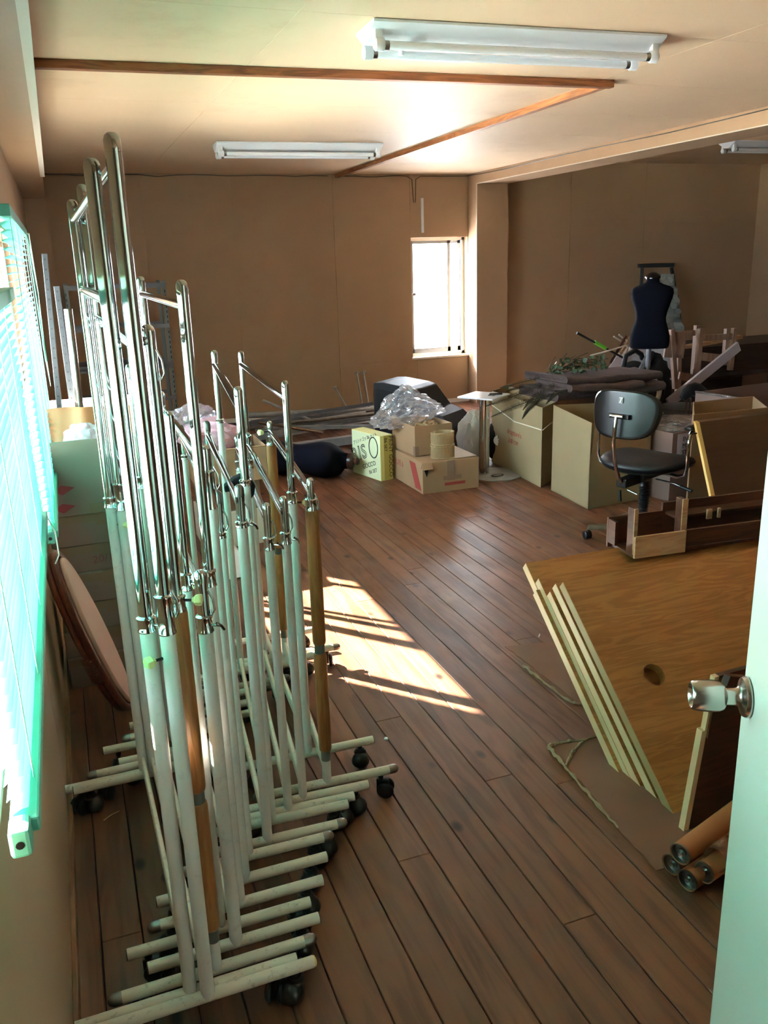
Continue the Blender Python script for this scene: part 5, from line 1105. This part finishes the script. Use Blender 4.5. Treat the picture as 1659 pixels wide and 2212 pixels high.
# folded push-cart wheels and black bag
WC = ony(1362, 815, 6.3)
t = thing('folded_pushcart', 'black folded push-cart with curved handle and thin spoked wheel', 'pushcart', WC)
def ring(name, c, R_, r, m, ax1, ax2, parent, n=30): b = bmesh.new(); bm_tube(b, [c+ax1*math.cos(2*PI*i/n)*R_+ax2*math.sin(2*PI*i/n)*R_ for i in range(n+2)], r, 8, False); return obj(name, b, m, parent, smooth=60)
a1, a2 = Vector((.75, -.5, .2)).normalized(), Vector((0, 0, 1)); ring('tyre', WC, .115, .03, RUBBER, a1, a2, t)
for k in range(8): tube('spoke', [WC, WC+(a1*math.cos(k*PI/4)+a2*math.sin(k*PI/4))*.11], .003, CHROME, t, 5)
W2c = ony(1385, 855, 6.0); ring('tyre', W2c, .15, .022, ALUW, a1, a2, t); ring('tyre', W2c+Vector((.0, .03, .0)), .19, .028, RUBBER, a1, a2, t)
tube('handle', [ony(1345, 800, 6.2), ony(1352, 768, 6.2), ony(1372, 757, 6.2), ony(1385, 765, 6.2), ony(1388, 776, 6.2)], .022, RUBBER, t, 10)
tube('frame_tube', [ony(1388, 776, 6.2), ony(1396, 850, 6.1)], .012, CHROME, t, 8)
crumple('black_bag', (ony(1425, 825, 6.0).x, 6.1, .40), (.17, .13), .36, mat('bag_black', (0, 0, 0)), 'tall slumped black bag right of the dress form pole', 'bag', 61, 4, .12)
# second office chair in the shadow
c2 = ony(1505, 905, 4.9)
t = thing('shadowed_chair', 'dark chair with chrome supports in the shadow behind the armrest', 'chair', (c2.x, 5.0, 0))
b = bmesh.new(); rings = []
for k in range(9):
    s = k/8; P = ony(1474+s*66, 868-26*math.sin(PI*min(1, s*1.15+.08))-4*s, 4.95); rings.append(P)
bm_tube(b, rings, [.03, .045, .05, .05, .05, .05, .048, .04, .025], 12, True, .6); obj('back_pad', b, VINYL, t, smooth=60)
for xx in (1483, 1491, 1516): tube('support', [ony(xx, 860, 4.97), ony(xx-2, 905, 4.97), ony(xx+6, 930, 5.1)], .008, CHROME, t, 8)
b = bmesh.new(); bm_lathe(b, [(0, .42), (.2, .41), (.22, .44), (.2, .47), (0, .48)], 24, Matrix.Translation((c2.x+.1, 5.15, 0))); obj('seat', b, VINYL, t, smooth=50); tube('column', [(c2.x+.1, 5.15, .03), (c2.x+.1, 5.15, .42)], .025, BLACKP, t, 12)
lathe('base', [(0, .06), (.26, .03), (.26, 0), (0, 0)], BLACKP, t, Matrix.Translation((c2.x+.1, 5.15, 0)), 5)
# carton with clear wrap and printed label, and the open ones to its right
p0 = ony(1430, 1000, 4.3)
t = panel_box('wrapped_carton', 'carton wrapped in clear film with MODEL NO printed, behind the armrest', ((3.62, 4.42), (4.12, 4.50), (4.02, 4.98), (3.55, 4.90)), .46, CARDG)
Lc = Vector((3.70, 4.425, .40)); PAP = MATS['white_paper']
b = bmesh.new(); bm_prism(b, [Vector(p) for p in ((3.66, 4.421, .23), (3.98, 4.471, .23), (3.98, 4.471, .45), (3.66, 4.421, .45))], (0, 0, 0), (0, -.002, 0)); obj('label_sheet', b, mat('label_lilac', (190, 186, 200), .6), t)
for k, (wd_, off) in enumerate((('IN NO.', .0), ('MODEL NO.', -.045), ('STYLE NO.', -.09))): text('printed_label', wd_, .045, Lc+Vector((0, -.006, -.0+off)), (.50, .08, 0), (0, 0, 1), INK, t, .0004)
b = bmesh.new(); bmesh.ops.create_icosphere(b, subdivisions=4, radius=1)
for v in b.verts:
    p = v.co; n_ = 1+.18*math.sin(p.x*9+p.y*5)*math.sin(p.z*8+p.x*3); v.co = Vector((3.86+p.x*.25*n_, 4.66+p.y*.2*n_, .46+p.z*.05*n_))
tag(obj('clear_film', b, BAG, smooth=25), 'clear crinkled film over the top of the printed carton', 'plastic film')
t = panel_box('open_moving_carton', 'open brown carton on the right behind the leaning walnut panel', ((3.33, 3.90), (3.85, 3.88), (4.12, 4.28), (3.66, 4.30)), (.69, .69, .68, .68), CARD)
wx = ony(1588, 900, 4.15)
t = panel_box('film_lined_carton', 'open carton lined with shiny film at the right edge of the clutter', ((4.15, 4.30), (4.95, 4.38), (4.9, 4.9), (4.10, 4.80)), .64, CARDG)
b = bmesh.new(); bm_tube(b, [Vector((4.15, 4.30, .644)), Vector((4.12, 4.55, .646)), Vector((4.10, 4.80, .642))], .008, 8); obj('film_edge', b, BAG, t, smooth=60)
tag(bar('hanging_card', ony(1632, 808, Yd-.18), ony(1628, 868, Yd-.18), .30, .01, CARDD), 'small brown card hanging from the ledge of the dark desk', 'cardboard')
# leaning walnut panel with pale edge
A0, A1 = ony(1546, 1078, 3.30), ony(1511, 912, 3.52); B0 = A0+Vector((1.0, .02, 0)); low = A0+(A0-A1)*(A0.z/(A1.z-A0.z)); 
t = thing('leaning_panel', 'walnut-brown panel with a bright yellow edge leaning over the pigeonhole unit', 'board', low)
u = (A1-low); b = bmesh.new(); bm_prism(b, [low, low+Vector((1.0, .02, 0)), low+Vector((1.0, .02, 0))+u, low+u], (0, 0, 0), (0, .022, .006)); obj('panel_board', b, WALNP, t)
b = bmesh.new(); nv = Vector((-.002, 0, 0)); bm_prism(b, [low-Vector((.024, 0, 0)), low, low+u, low+u-Vector((.024, 0, 0))], (0, 0, 0), (0, .02, .005)); obj('side_edge', b, mat('edge_yellow', (232, 190, 112), .5), t)
tube('screw', [low+u*.93-Vector((.024, -.01, 0)), low+u*.93-Vector((.055, -.01, 0))], .004, DARKM, t, 6)
